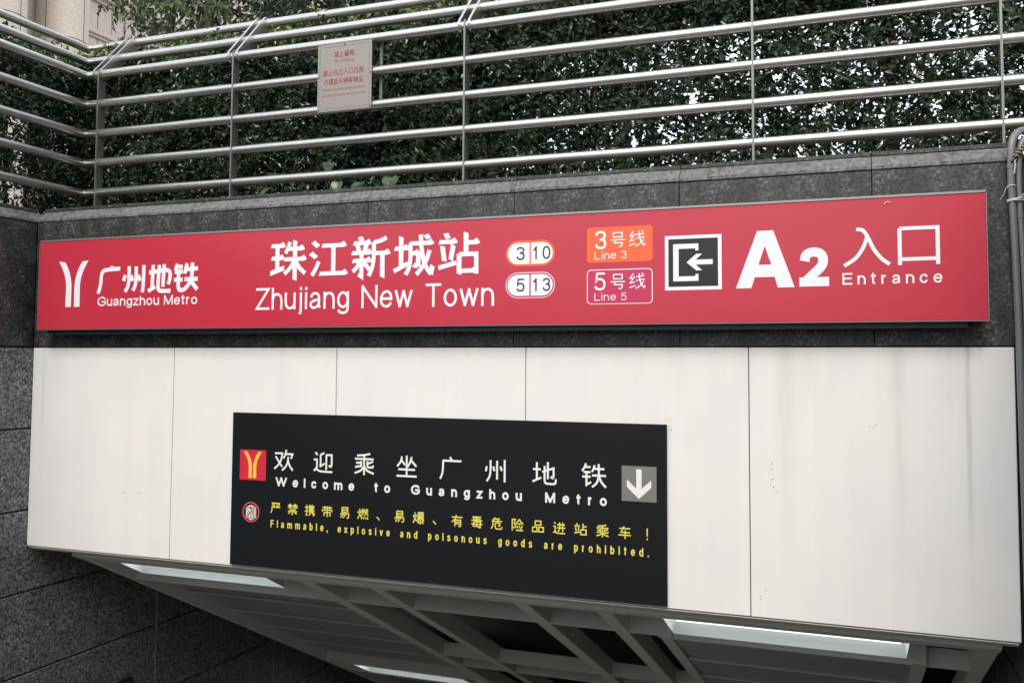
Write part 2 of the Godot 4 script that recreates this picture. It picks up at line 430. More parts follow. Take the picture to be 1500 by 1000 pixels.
# Latin letters: [width / cap height, stroke, stroke ...] in 0..1 across, 0..1 up to cap height
var LATIN := {
	"Z": [0.74, [0,1,1,1,0,0,1,0]], "N": [0.80, [0,0,0,1],[0,1,1,0],[1,0,1,1]], "T": [0.72, [0,1,1,1],[0.5,0,0.5,1]],
	"G": [0.90, [0.97,0.72,0.85,0.92,0.52,1,0.16,0.86,0,0.5,0.15,0.14,0.52,0,0.85,0.08,1,0.24,1,0.46],[0.58,0.46,1,0.46]],
	"M": [0.92, [0,0,0,1],[0.03,1,0.5,0],[0.5,0,0.97,1],[1,0,1,1]], "W": [1.3, [0,1,0.25,0],[0.25,0,0.5,1],[0.5,1,0.75,0],[0.75,0,1,1]],
	"L": [0.62, [0,1,0,0,1,0]], "E": [0.72, [0,0,0,1],[0,1,1,1],[0,0.53,0.92,0.53],[0,0,1,0]], "F": [0.64, [0,0,0,1],[0,1,1,1],[0,0.52,0.88,0.52]],
	"h": [0.58, [0,0,0,1],[0,0.45,0.14,0.64,0.5,0.73,0.86,0.64,1,0.42,1,0]], "n": [0.58, [0,0,0,0.73],[0,0.45,0.14,0.64,0.5,0.73,0.86,0.64,1,0.42,1,0]],
	"u": [0.58, [1,0,1,0.73],[0,0.73,0,0.3,0.14,0.08,0.5,0,0.86,0.09,1,0.3]],
	"m": [0.92, [0,0,0,0.73],[0,0.5,0.1,0.66,0.27,0.73,0.44,0.65,0.5,0.46,0.5,0],[0.5,0.5,0.6,0.66,0.77,0.73,0.94,0.65,1,0.46,1,0]],
	"r": [0.38, [0,0,0,0.73],[0,0.42,0.25,0.64,1,0.72]], "i": [0.12, [0.5,0,0.5,0.73],[0.5,0.97,0.5,1.0]], "l": [0.12, [0.5,0,0.5,1]],
	"j": [0.24, [0.75,0.73,0.75,-0.12,0.6,-0.25,0.1,-0.28],[0.75,0.97,0.75,1.0]],
	"a": [0.60, [0.05,0.52,0.18,0.67,0.48,0.73,0.78,0.67,0.9,0.5,0.9,0.12,1.0,0],[0.9,0.42,0.55,0.38,0.15,0.3,0,0.18,0.12,0.04,0.4,0,0.72,0.08,0.9,0.26]],
	"e": [0.60, [0.06,0.38,0.94,0.38], [1,0.36,0.97,0.55,0.8,0.69,0.5,0.73,0.15,0.61,0,0.36,0.12,0.1,0.5,0,0.82,0.06,0.98,0.2]],
	"o": [0.62, [0.5,0,0.15,0.1,0,0.36,0.15,0.62,0.5,0.73,0.85,0.62,1,0.36,0.85,0.1,0.5,0]],
	"b": [0.60, [0,0,0,1],[0.5,0,0.15,0.1,0,0.36,0.15,0.62,0.5,0.73,0.85,0.62,1,0.36,0.85,0.1,0.5,0]],
	"d": [0.60, [1,0,1,1],[0.5,0,0.15,0.1,0,0.36,0.15,0.62,0.5,0.73,0.85,0.62,1,0.36,0.85,0.1,0.5,0]],
	"p": [0.60, [0,-0.28,0,0.73],[0.5,0,0.15,0.1,0,0.36,0.15,0.62,0.5,0.73,0.85,0.62,1,0.36,0.85,0.1,0.5,0]],
	"g": [0.60, [0.5,0.02,0.15,0.12,0,0.37,0.15,0.62,0.5,0.73,0.85,0.62,1,0.37,0.85,0.12,0.5,0.02],[1,0.73,1,-0.06,0.85,-0.23,0.5,-0.28,0.15,-0.23,0.02,-0.12]],
	"w": [0.86, [0,0.73,0.25,0],[0.25,0,0.5,0.73],[0.5,0.73,0.75,0],[0.75,0,1,0.73]], "v": [0.58, [0,0.73,0.5,0],[0.5,0,1,0.73]], "x": [0.58, [0,0.73,1,0],[0,0,1,0.73]],
	"z": [0.56, [0,0.73,1,0.73,0,0,1,0]], "t": [0.38, [0.4,0.95,0.4,0.16,0.55,0.01,0.95,0.02],[0,0.73,0.95,0.73]],
	"c": [0.58, [0.97,0.5,0.82,0.67,0.5,0.73,0.15,0.61,0,0.36,0.15,0.1,0.5,0,0.82,0.06,0.98,0.24]],
	"s": [0.56, [0.95,0.55,0.8,0.68,0.5,0.73,0.18,0.67,0.05,0.53,0.2,0.42,0.5,0.37,0.82,0.3,0.97,0.18,0.85,0.05,0.5,0,0.15,0.05,0,0.18]],
	"0": [0.62, [0.5,0,0.16,0.1,0,0.5,0.16,0.9,0.5,1,0.84,0.9,1,0.5,0.84,0.1,0.5,0]], "1": [0.36, [0.85,0,0.85,1],[0.0,0.74,0.5,0.82,0.85,1]],
	"3": [0.60, [0.02,0.78,0.15,0.94,0.48,1,0.83,0.93,0.93,0.75,0.8,0.58,0.4,0.53],[0.4,0.53,0.82,0.49,0.98,0.28,0.85,0.06,0.48,0,0.14,0.06,0,0.24]],
	"5": [0.62, [0.92,1,0.2,1,0.08,0.5,0.28,0.62,0.55,0.65,0.88,0.54,0.98,0.32,0.85,0.07,0.48,0,0.15,0.05,0,0.2]],
	"2": [0.66, [0.03,0.7,0.13,0.91,0.48,1,0.85,0.92,0.96,0.72,0.85,0.5,0.45,0.25,0.05,0],[0,0,1,0]],
	",": [0.12, [0.5,0,0.5,0.03],[0.6,0.0,0.2,-0.18]], ".": [0.12, [0.5,0,0.5,0.02]], " ": [0.30],
}

func smooth(p: PackedVector2Array) -> PackedVector2Array:
	var m := p.size()
	if m < 3:
		return p
	var closed := p[0].distance_to(p[m - 1]) < 1e-6
	var sharp := []
	for i in m:
		var s := true
		if i > 0 and i < m - 1:
			s = absf((p[i] - p[i - 1]).angle_to(p[i + 1] - p[i])) > 1.05
		elif closed:
			s = false
		sharp.append(s)
	var out := PackedVector2Array()
	out.append(p[0])
	for i in m - 1:
		var a := p[i]
		var b := p[i + 1]
		if sharp[i] and sharp[i + 1]:
			out.append(b)
			continue
		var prev := p[i - 1] if i > 0 else p[m - 2]
		var next := p[i + 2] if i + 2 < m else p[1]
		var L := a.distance_to(b)
		var ta: Vector2 = (b - prev).normalized() * L if not sharp[i] else (b - a)
		var tb: Vector2 = (next - a).normalized() * L if not sharp[i + 1] else (b - a)
		for j in range(1, 6):
			var t := j / 5.0
			out.append(a * (2 * t * t * t - 3 * t * t + 1) + ta * (t * t * t - 2 * t * t + t) + b * (-2 * t * t * t + 3 * t * t) + tb * (t * t * t - t * t))
	return out

# one pen stroke as a thin raised ribbon facing +z
func ribbon(g: Geo, raw: PackedVector2Array, w: float, z0: float, z1: float, ext := 0.0, flare := 0.0) -> void:
	var p := smooth(raw)
	var m := p.size()
	var closed := p[0].distance_to(p[m - 1]) < w * 0.01
	if ext > 0.0 and not closed:
		p[0] += (p[0] - p[1]).normalized() * ext
		p[m - 1] += (p[m - 1] - p[m - 2]).normalized() * ext
	var total := 0.0
	for i in m - 1:
		total += p[i].distance_to(p[i + 1])
	var run := 0.0
	var lf := []
	var rt := []
	for i in m:
		if i > 0:
			run += p[i].distance_to(p[i - 1])
		var d1 := (p[i] - p[i - 1]).normalized() if i > 0 else Vector2()
		var d2 := (p[i + 1] - p[i]).normalized() if i < m - 1 else Vector2()
		if closed and i == 0:
			d1 = (p[m - 1] - p[m - 2]).normalized()
		if closed and i == m - 1:
			d2 = (p[1] - p[0]).normalized()
		var d := (d1 + d2).normalized()
		var k := 1.0
		if d1 != Vector2() and d2 != Vector2():
			k = minf(1.0 / maxf(0.01, d.dot(d1)), 2.2)
		var u := absf(run / total * 2.0 - 1.0)
		var hw := w * 0.5 * k * (1.0 + flare * (pow(u, 3.0) * 1.5 - 0.35))
		var nn := Vector2(-d.y, d.x) * hw
		var cut := Vector2()
		if flare > 0.0:   # slanting brush cut at the ends
			if m == 2: cut = d * w * 0.2
		lf.append(p[i] + nn + cut)
		rt.append(p[i] - nn - cut)
	for i in m - 1:
		var a: Vector2 = lf[i]; var b: Vector2 = lf[i + 1]; var c: Vector2 = rt[i + 1]; var e: Vector2 = rt[i]
		g.tri(Vector3(a.x, a.y, z1), Vector3(b.x, b.y, z1), Vector3(c.x, c.y, z1), Vector3.BACK)
		g.tri(Vector3(a.x, a.y, z1), Vector3(c.x, c.y, z1), Vector3(e.x, e.y, z1), Vector3.BACK)
		var o := p[i + 1] - p[i]
		g.quad(Vector3(a.x, a.y, z0), Vector3(b.x, b.y, z0), Vector3(b.x, b.y, z1), Vector3(a.x, a.y, z1), Vector3(-o.y, o.x, 0))
		g.quad(Vector3(e.x, e.y, z0), Vector3(c.x, c.y, z0), Vector3(c.x, c.y, z1), Vector3(e.x, e.y, z1), Vector3(o.y, -o.x, 0))
	if not closed:
		for i in [0, m - 1]:
			var a: Vector2 = lf[i]; var e: Vector2 = rt[i]
			var o := (p[0] - p[1]) if i == 0 else (p[m - 1] - p[m - 2])
			g.quad(Vector3(a.x, a.y, z0), Vector3(e.x, e.y, z0), Vector3(e.x, e.y, z1), Vector3(a.x, a.y, z1), Vector3(o.x, o.y, 0))

func han(parent: Node3D, ch: String, box: Rect2, w: float, z: float, mat: Material, flare := 0.0, lift := 0.0012) -> void:
	# box: position = lower left, size in metres; w = stroke width as share of box height
	var g := Geo.new()
	var i := 0
	var ww := w * minf(box.size.x, box.size.y)
	for s in HAN[ch + han_style]:
		var p := PackedVector2Array()
		for k in range(0, s.size(), 2):
			p.append(Vector2(box.position.x + box.size.x * s[k] / 100.0, box.position.y + box.size.y * (1.0 - s[k + 1] / 100.0)))
		var wk := ww
		if flare > 0.0 and p.size() == 2 and absf(p[0].y - p[1].y) < absf(p[0].x - p[1].x) * 0.2:
			wk = ww * 0.85
		ribbon(g, p, wk, z - 0.0008, z + lift + i * 0.00012, 0.0, flare if p.size() == 2 else flare * 0.35)
		i += 1
		if flare > 0.0 and wk < ww:   # the raised knob a brush leaves at the right end of a level stroke
			var e := p[1]
			g.prism(PackedVector2Array([e + Vector2(-1.5, 0.3) * ww, e + Vector2(-0.3, 0.95) * ww, e + Vector2(0.45, -0.05) * ww, e + Vector2(0.2, -0.42) * ww]), Transform3D(Basis(), Vector3(0, 0, z - 0.0008)), 0.0008 + lift + i * 0.00012)
			i += 1
	part("character", g, mat, parent)

func han_row(parent: Node3D, text: String, x0: float, x1: float, y0: float, y1: float, cw: float, w: float, z: float, mat: Material, flare := 0.0, lift := 0.0012) -> void:
	var n := text.length()
	for i in n:
		var x := x0 if n == 1 else lerpf(x0, x1 - cw, i / float(n - 1))
		han(parent, text[i], Rect2(x, y0, cw, y1 - y0), w, z, mat, flare, lift)

# a line of Latin letters from x0 to x1, cap height h; w = stroke / cap height, wide = width factor of the letters
func latin(parent: Node3D, text: String, x0: float, x1: float, y0: float, h: float, w: float, wide: float, space: float, z: float, mat: Material, lift := 0.0012) -> void:
	var total := 0.0
	if wide < 0.0:   # letters as wide as they need to be for gaps of -wide cap heights
		var sum := 0.0
		for ch in text:
			sum += 0.0 if ch == " " else LATIN[ch][0]
		wide = ((x1 - x0) / h - text.count(" ") * space / h + wide * (text.length() - 1)) / sum
	for ch in text:
		total += space if ch == " " else maxf(LATIN[ch][0] * wide, w) * h
	var gap := (x1 - x0 - total) / (text.length() - 1)
	var x := x0
	for ch in text:
		if ch == " ":
			x += space + gap
			continue
		var L: Array = LATIN[ch]
		var wd := maxf(L[0] * wide, w) * h
		var g := Geo.new()
		var ww := w * h
		for i in range(1, L.size()):
			var s: Array = L[i]
			var p := PackedVector2Array()
			for k in range(0, s.size(), 2):
				p.append(Vector2(x + ww * 0.5 + s[k] * (wd - ww), y0 + ww * 0.5 + s[k + 1] * (h - ww)))
			square_ends(p, ww)
			ribbon(g, p, ww, z - 0.0008, z + lift + i * 0.00012)
		part("letter", g, mat, parent)
		x += wd + gap

# straight ends that run along an edge of the letter reach that edge; curved ends stop where they are
func square_ends(p: PackedVector2Array, ww: float) -> void:
	var m := p.size()
	if p[0].distance_to(p[m - 1]) < 1e-6:
		return
	var d0 := (p[0] - p[1]).normalized()
	var d1 := (p[m - 1] - p[m - 2]).normalized()
	var a := absf(d0.x) < 0.12 or absf(d0.y) < 0.05
	var b := absf(d1.x) < 0.12 or absf(d1.y) < 0.05
	p[0] += d0 * ww * (0.5 if a else (0.4 if m == 2 else 0.0))
	p[m - 1] += d1 * ww * (0.5 if b else (0.4 if m == 2 else 0.0))

func rounded(x0: float, y0: float, x1: float, y1: float, r: float, n := 8) -> PackedVector2Array:
	var p := PackedVector2Array()
	for c in [[x1 - r, y1 - r, 0.0], [x0 + r, y1 - r, 90.0], [x0 + r, y0 + r, 180.0], [x1 - r, y0 + r, 270.0]]:
		for i in n + 1:
			var t := deg_to_rad(c[2] + 90.0 * i / n)
			p.append(Vector2(c[0] + r * cos(t), c[1] + r * sin(t)))
	return p

func sticker(called: String, poly: PackedVector2Array, z: float, depth: float, mat: Material, parent: Node3D) -> MeshInstance3D:
	var g := Geo.new()
	g.prism(poly, Transform3D(Basis(), Vector3(0, 0, z)), depth)
	return part(called, g, mat, parent)

# the two-stemmed emblem, its arms opening outwards
func emblem(called: String, cx: float, y0: float, y1: float, half_top: float, half_gap: float, wt: float, z: float, mat: Material, parent: Node3D) -> void:
	var h := holder(called, parent)
	for s: float in [-1.0, 1.0]:
		var ou := PackedVector2Array()
		var inn := PackedVector2Array()
		for i in 13:
			var t := i / 12.0
			var k := pow(maxf(0.0, (t - 0.42) / 0.58), 2.0)
			var ctr := half_gap + wt * 0.5 - wt * 0.06 * t + (half_top - wt * 0.9 - half_gap) * k
			var hw := wt * 0.5 * (1.0 - 0.06 * t)
			var y := lerpf(y0, y1, t)
			var yo := 0.0
			if i == 12: yo = wt * 0.06
			ou.append(Vector2(cx + s * (ctr + hw * (1.0 + 0.25 * k)), y + yo))
			inn.append(Vector2(cx + s * (ctr - hw * (1.0 + 0.05 * k)), y - yo))
		inn.reverse()
		ou.append_array(inn)
		sticker("arm", ou, z, 0.0014, mat, h)

# ------------------------------------------------------------------ vegetation
func rand_dir() -> Vector3:
	var z := rng.randf_range(-1, 1)
	var t := rng.randf() * TAU
	var r := sqrt(1.0 - z * z)
	return Vector3(r * cos(t), z, r * sin(t))

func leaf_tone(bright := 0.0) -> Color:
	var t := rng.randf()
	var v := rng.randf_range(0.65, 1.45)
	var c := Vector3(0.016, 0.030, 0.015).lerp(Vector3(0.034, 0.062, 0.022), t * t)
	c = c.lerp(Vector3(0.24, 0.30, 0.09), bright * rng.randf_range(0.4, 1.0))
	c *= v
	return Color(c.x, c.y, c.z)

# one leafy shoot: leaves alternate along a short axis
func sprig(g: Geo, p: Vector3, d: Vector3, length: float, leaves: int, size: float, face: Vector3, bright := 0.0) -> void:
	var s := d.cross(face)
	if s.length() < 0.1:
		s = d.cross(Vector3.UP)
	s = s.normalized()
	for i in leaves:
		var t := (i + 0.5) / leaves
		var sd := 1.0 if i % 2 == 0 else -1.0
		var ld := (d * rng.randf_range(0.2, 0.8) + s * sd * rng.randf_range(0.4, 1.0) + rand_dir() * 0.45 + Vector3.DOWN * 0.25).normalized()
		var up := (face + Vector3.UP * 0.5 + rand_dir() * 0.7).normalized()
		var l := size * rng.randf_range(0.65, 1.25)
		g.leaf(p + d * length * t + rand_dir() * size * 0.2, ld, up, l, l * rng.randf_range(0.5, 0.68), leaf_tone(bright))

func hedge(called: String, label: String, lo: Vector3, hi: Vector3, face: Vector3, shoots: int, open: Callable) -> void:
	var root := thing(called, label, "hedge", Vector3((lo.x + hi.x) * 0.5, lo.y, (lo.z + hi.z) * 0.5))
	var g := Geo.new()
	var f := FastNoiseLite.new()
	f.seed = 3 + int(absf(lo.x) * 10.0)
	f.frequency = 1.6
	f.fractal_octaves = 3
	for i in shoots:
		var p := Vector3(rng.randf_range(lo.x, hi.x), rng.randf_range(lo.y, hi.y), rng.randf_range(lo.z, hi.z))
		var shell := rng.randf()
		if shell < 0.55:   # most shoots sit near the clipped face
			if absf(face.z) > 0.5:
				p.z = (hi.z if face.z > 0 else lo.z) - face.z * absf(rng.randfn()) * 0.10
			else:
				p.x = (hi.x if face.x > 0 else lo.x) - face.x * absf(rng.randfn()) * 0.10
		elif shell < 0.72:
			p.y = hi.y - absf(rng.randfn()) * 0.08
		var bump := f.get_noise_3d(p.x * 1.5, p.y * 1.5, p.z * 1.5)
		p += face * bump * 0.16
		if p.y > hi.y - 0.12:
			p.y += f.get_noise_2d(p.x * 3.0, p.z * 3.0) * 0.12
		var keep: float = open.call(p)
		if keep < 1.0:
			keep -= 0.9 * (1.0 - keep) * smoothstep(-0.05, 0.35, f.get_noise_3d(p.x * 2.2 + 9.0, p.y * 2.0, p.z * 0.6))
			if rng.randf() > keep:
				continue
		var top := smoothstep(hi.y - 0.13, hi.y + 0.02, p.y)  # top leaves paler: young growth, plus sunlight painted into their tone
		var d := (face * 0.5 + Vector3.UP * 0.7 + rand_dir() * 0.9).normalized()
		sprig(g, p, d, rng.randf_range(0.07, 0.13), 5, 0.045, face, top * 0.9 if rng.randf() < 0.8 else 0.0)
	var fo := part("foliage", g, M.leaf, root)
	fo.set_meta("kind", "stuff")
	var st := Geo.new()
	var span := (hi.x - lo.x) if absf(face.z) > 0.5 else (hi.z - lo.z)
	for i in int(span * 7.0):
		var b := Vector3(rng.randf_range(lo.x, hi.x), lo.y - 0.25, rng.randf_range(lo.z, hi.z))
		var path := [b]
		var y := b.y
		var q := b
		while y < hi.y - 0.25:
			y += 0.28
			q = Vector3(b.x, y, b.z) + Vector3(rng.randf_range(-0.09, 0.09), 0, rng.randf_range(-0.06, 0.06))
			path.append(q)
		st.tube(path, rng.randf_range(0.006, 0.016), 6, false)
		for k in range(2, path.size() - 1):
			var e: Vector3 = path[k] + Vector3(rng.randf_range(-0.3, 0.3), rng.randf_range(0.15, 0.35), rng.randf_range(-0.2, 0.2))
			st.tube([path[k], (path[k] + e) * 0.5 + rand_dir() * 0.03, e], 0.005, 5, false)
	var ss := part("stems", st, M.bark, root)
	ss.set_meta("kind", "stuff")

func tree(called: String, label: String, base: Vector3, blobs: Array, trunk_r: float, clumps: int, size: float, bright: float, group := "trees behind the hedge") -> void:
	var root := thing(called, label, "tree", base, group)
	var tr := Geo.new()
	var cr := Geo.new()
	var top: Vector3 = blobs[0][0]
	var fork := base.lerp(top, 0.5) + Vector3(0.1, -0.2, 0.05)
	tr.tube([base + Vector3(0, -0.2, 0), base.lerp(fork, 0.5) + rand_dir() * 0.08, fork], trunk_r, 10)
	tr.tube([fork, fork.lerp(top, 0.5) + rand_dir() * 0.15, top], trunk_r * 0.7, 8)
	var limbs := Geo.new()
	for b in blobs:
		var c: Vector3 = b[0]
		var r: Vector3 = b[1]
		limbs.tube([fork, fork.lerp(c, 0.5) + rand_dir() * 0.2 + Vector3(0, 0.15, 0), c], trunk_r * 0.42, 7, false)
		for i in 9:
			var e := c + rand_dir() * r * 0.8
			limbs.tube([c, c.lerp(e, 0.5) + rand_dir() * 0.12, e], trunk_r * 0.16, 5, false)
		var nn := int(clumps * (r.x * r.y + r.y * r.z + r.x * r.z) / 3.0)
		for i in nn:
			var d := rand_dir()
			var p := c + d * r * pow(rng.randf(), 0.3) * rng.randf_range(0.8, 1.08)
			var out := (d + Vector3.UP * 0.5 + Vector3(0, 0, 0.2)).normalized()
			sprig(cr, p, (d * 0.6 + rand_dir() * 0.8 + Vector3.DOWN * 0.2).normalized(), size * 2.4, 7, size, out, bright * rng.randf())
	part("trunk", tr, M.bark, root)
	var lm := part("limbs", limbs, M.bark, root)
	lm.set_meta("kind", "stuff")
	part("crown", cr, M.tree_leaf, root).set_meta("kind", "stuff")

func broad_plant(at: Vector3, label: String, spec: Array) -> void:
	var root := thing("broad_leaf_plant", label, "plant", at, "broad-leaved plants at the foot of the hedge")
	for s in spec:   # [dx, dy, dz, yaw, length, tilt]
		var p := at + Vector3(s[0], s[1], s[2])
		var st := Geo.new()
		st.tube([at + Vector3(0, -0.12, -0.02), at.lerp(p, 0.6) + Vector3(0, 0.03, 0), p], 0.0035, 6)
		part("stem", st, M.plant_stem, root)
		var b := Basis(Vector3.UP, s[3]) * Basis(Vector3.RIGHT, s[5])
		var g := Geo.new()
		var l: float = s[4]
		var N := 10
		for i in N:
			for sd: float in [-1.0, 1.0]:
				var q := []
				for tt: float in [i / float(N), (i + 1) / float(N)]:
					var wd := l * 0.42 * pow(sin(PI * pow(tt, 0.62)), 0.8) if tt > 0.0 and tt < 1.0 else 0.0
					var sag := -l * 0.25 * tt * tt
					q.append(p + b * Vector3(0, sag, tt * l))
					q.append(p + b * Vector3(sd * wd, sag + wd * 0.22, tt * l - (1.0 - tt) * wd * 0.3))
				g.quad(q[0], q[1], q[3], q[2], b * Vector3.UP)
		part("leaf", g, M.broad_leaf, root)

# ------------------------------------------------------------------ scene
func _ready() -> void:
	rng.seed = 4711
	# camera
	var cam := Camera3D.new()
	cam.name = "camera"
	cam.position = Vector3(5.2752, -0.0961, 4.8194)
	cam.rotation_degrees = Vector3(3.2591, 20.4164, 0.3433)
	cam.projection = Camera3D.PROJECTION_FRUSTUM
	cam.near = 0.05
	cam.far = 400.0
	cam.size = 0.05 * 1000.0 / 1347.97
	cam.frustum_offset = Vector2(8.965, -43.483) / 1347.97 * 0.05
	add_child(cam)
	cam.current = true
	# sky: bright overcast
	var env := Environment.new()
	env.background_mode = Environment.BG_SKY
	var sky := Sky.new()
	var sm := ProceduralSkyMaterial.new()
	sm.sky_top_color = Color(0.80, 0.84, 0.89)
	sm.sky_horizon_color = Color(0.93, 0.945, 0.95)
	sm.sky_curve = 0.2
	sm.ground_bottom_color = Color(0.35, 0.34, 0.33)
	sm.ground_horizon_color = Color(0.6, 0.6, 0.59)
	sm.sun_angle_max = 1.0
	sky.sky_material = sm
	env.sky = sky
	env.tonemap_mode = Environment.TONE_MAPPER_LINEAR
	env.tonemap_exposure = 2.0
	env.ssao_enabled = true
	env.ssil_enabled = true
	env.sdfgi_enabled = true
	var we := WorldEnvironment.new()
	we.environment = env
	add_child(we)
	var sun := DirectionalLight3D.new()
	sun.name = "sun"
	sun.light_energy = 0.5
	sun.light_angular_distance = 28.0
	sun.light_color = Color(1.0, 0.97, 0.93)
	sun.shadow_enabled = true
	sun.rotation_degrees = Vector3(-45, 4, 0)
	add_child(sun)

	make_materials()
	M.plant_stem = std(lin(0.05, 0.09, 0.03), 0.6)
	M.broad_leaf = std(lin(0.075, 0.135, 0.065), 0.34)
	M.broad_leaf.backlight_enabled = true
	M.broad_leaf.backlight = lin(0.05, 0.09, 0.03)

	build_ground()
	build_front()
	build_side_walls()
	build_ceiling()
	build_railing()
	build_station_sign()
	build_welcome_board()
	build_notice()
	build_pipes()
	build_building()
	build_greenery()

func build_ground() -> void:
	# street level all round the stairwell
	var g := Geo.new()
	var B := 140.0
	var y := STREET
	for q in [[-B, -B, -0.29, B], [WALL_R + 0.29, -B, B, B], [-0.29, 10.4, WALL_R + 0.29, B], [-0.29, -B, WALL_R + 0.29, -0.29]]:
		g.quad(Vector3(q[0], y, q[1]), Vector3(q[2], y, q[1]), Vector3(q[2], y, q[3]), Vector3(q[0], y, q[3]), Vector3.UP)
	setting("ground", g, M.paving)
	var s := Geo.new()
	var y2 := STREET + 0.03
	for q in [[-1.5, -3.2, 7.6, -0.3], [-1.5, -0.3, -0.3, 9.0], [WALL_R + 0.3, -0.3, 7.6, 9.0]]:
		s.box(Vector3(q[0], STREET - 0.1, q[1]), Vector3(q[2], y2, q[3]))
	setting("planting_soil", s, M.soil)
	var st := Geo.new()
	var z := 10.4
	var yy := STREET
	while z > -9.2:
		yy -= 0.153
		st.box(Vector3(0.004, yy - 0.5, z - 0.305), Vector3(WALL_R - 0.004, yy, z), 0.006)
		z -= 0.30
	setting("stairs", st, M.paving)
	var fl := Geo.new()
	fl.box(Vector3(-0.3, yy - 0.6, -14.0), Vector3(WALL_R + 0.3, yy - 0.16, -8.9))
	fl.box(Vector3(-0.3, yy - 0.16, -14.3), Vector3(WALL_R + 0.3, -2.0, -14.0))
	setting("concourse_floor", fl, M.grey_granite)

func coping_poly() -> PackedVector2Array:
	# section of a coping stone: x = away from the stairwell (negative), y = up
	return PackedVector2Array([Vector2(0.0, 0.868), Vector2(0.003, 0.872), Vector2(0.003, 0.886), Vector2(-0.055, 0.944), Vector2(-0.30, 0.946), Vector2(-0.30, 0.868)])

func build_front() -> void:
	var root := thing("entrance_wall", "dark granite wall over white panels above the station stairs", "wall", Vector3(3.0, -1.35, -0.15))
	var core := Geo.new()
	core.box(Vector3(-0.3, -0.30, -0.30), Vector3(WALL_R + 0.3, 0.866, -0.022))
	core.box(Vector3(0.02, -1.335, -0.12), Vector3(WALL_R - 0.02, -0.30, -0.04))
	part("core", core, M.joint, root)
	var xs := [0.0, 0.715, 1.660, 2.598, 3.526, 4.452, 5.396, WALL_R]
	for i in xs.size() - 1:
		var g := Geo.new()
		g.box(Vector3(xs[i] + 0.0015, 0.004, -0.020), Vector3(xs[i + 1] - 0.0015, 0.864, -rng.randf_range(0.0, 0.0015)), 0.002)
		part("granite_slab", g, M.dark_granite, root)
		var c := Geo.new()
		c.prism(coping_poly(), Transform3D(Basis(Vector3(0, 0, 1), Vector3(0, 1, 0), Vector3(-1, 0, 0)), Vector3(xs[i + 1] - 0.002, rng.randf_range(-0.001, 0.001), 0)), xs[i + 1] - xs[i] - 0.004)
		part("coping_stone", c, M.coping, root)
		var ks := Geo.new()
		ks.box(Vector3(xs[i] + 0.002, 0.9465, -0.16), Vector3(xs[i + 1] - 0.002, 0.969, -0.056), 0.003)
		part("top_strip", ks, M.dark_granite, root)
	for i in 5:
		var g := Geo.new()
		var lo := Vector3(i * 1.2 + 0.0022, -1.3485, -0.028)
		var hi := Vector3(i * 1.2 + 1.2 - 0.0022, -0.004, 0.0)
		g.box(lo, hi, 0.003)
		for v in g.v:
			g.uv.append(Vector2(clampf(v.x / 6.0, 0, 1), clampf(-v.y / 1.3485, 0, 1)))
		part("white_panel", g, M.panel, root)

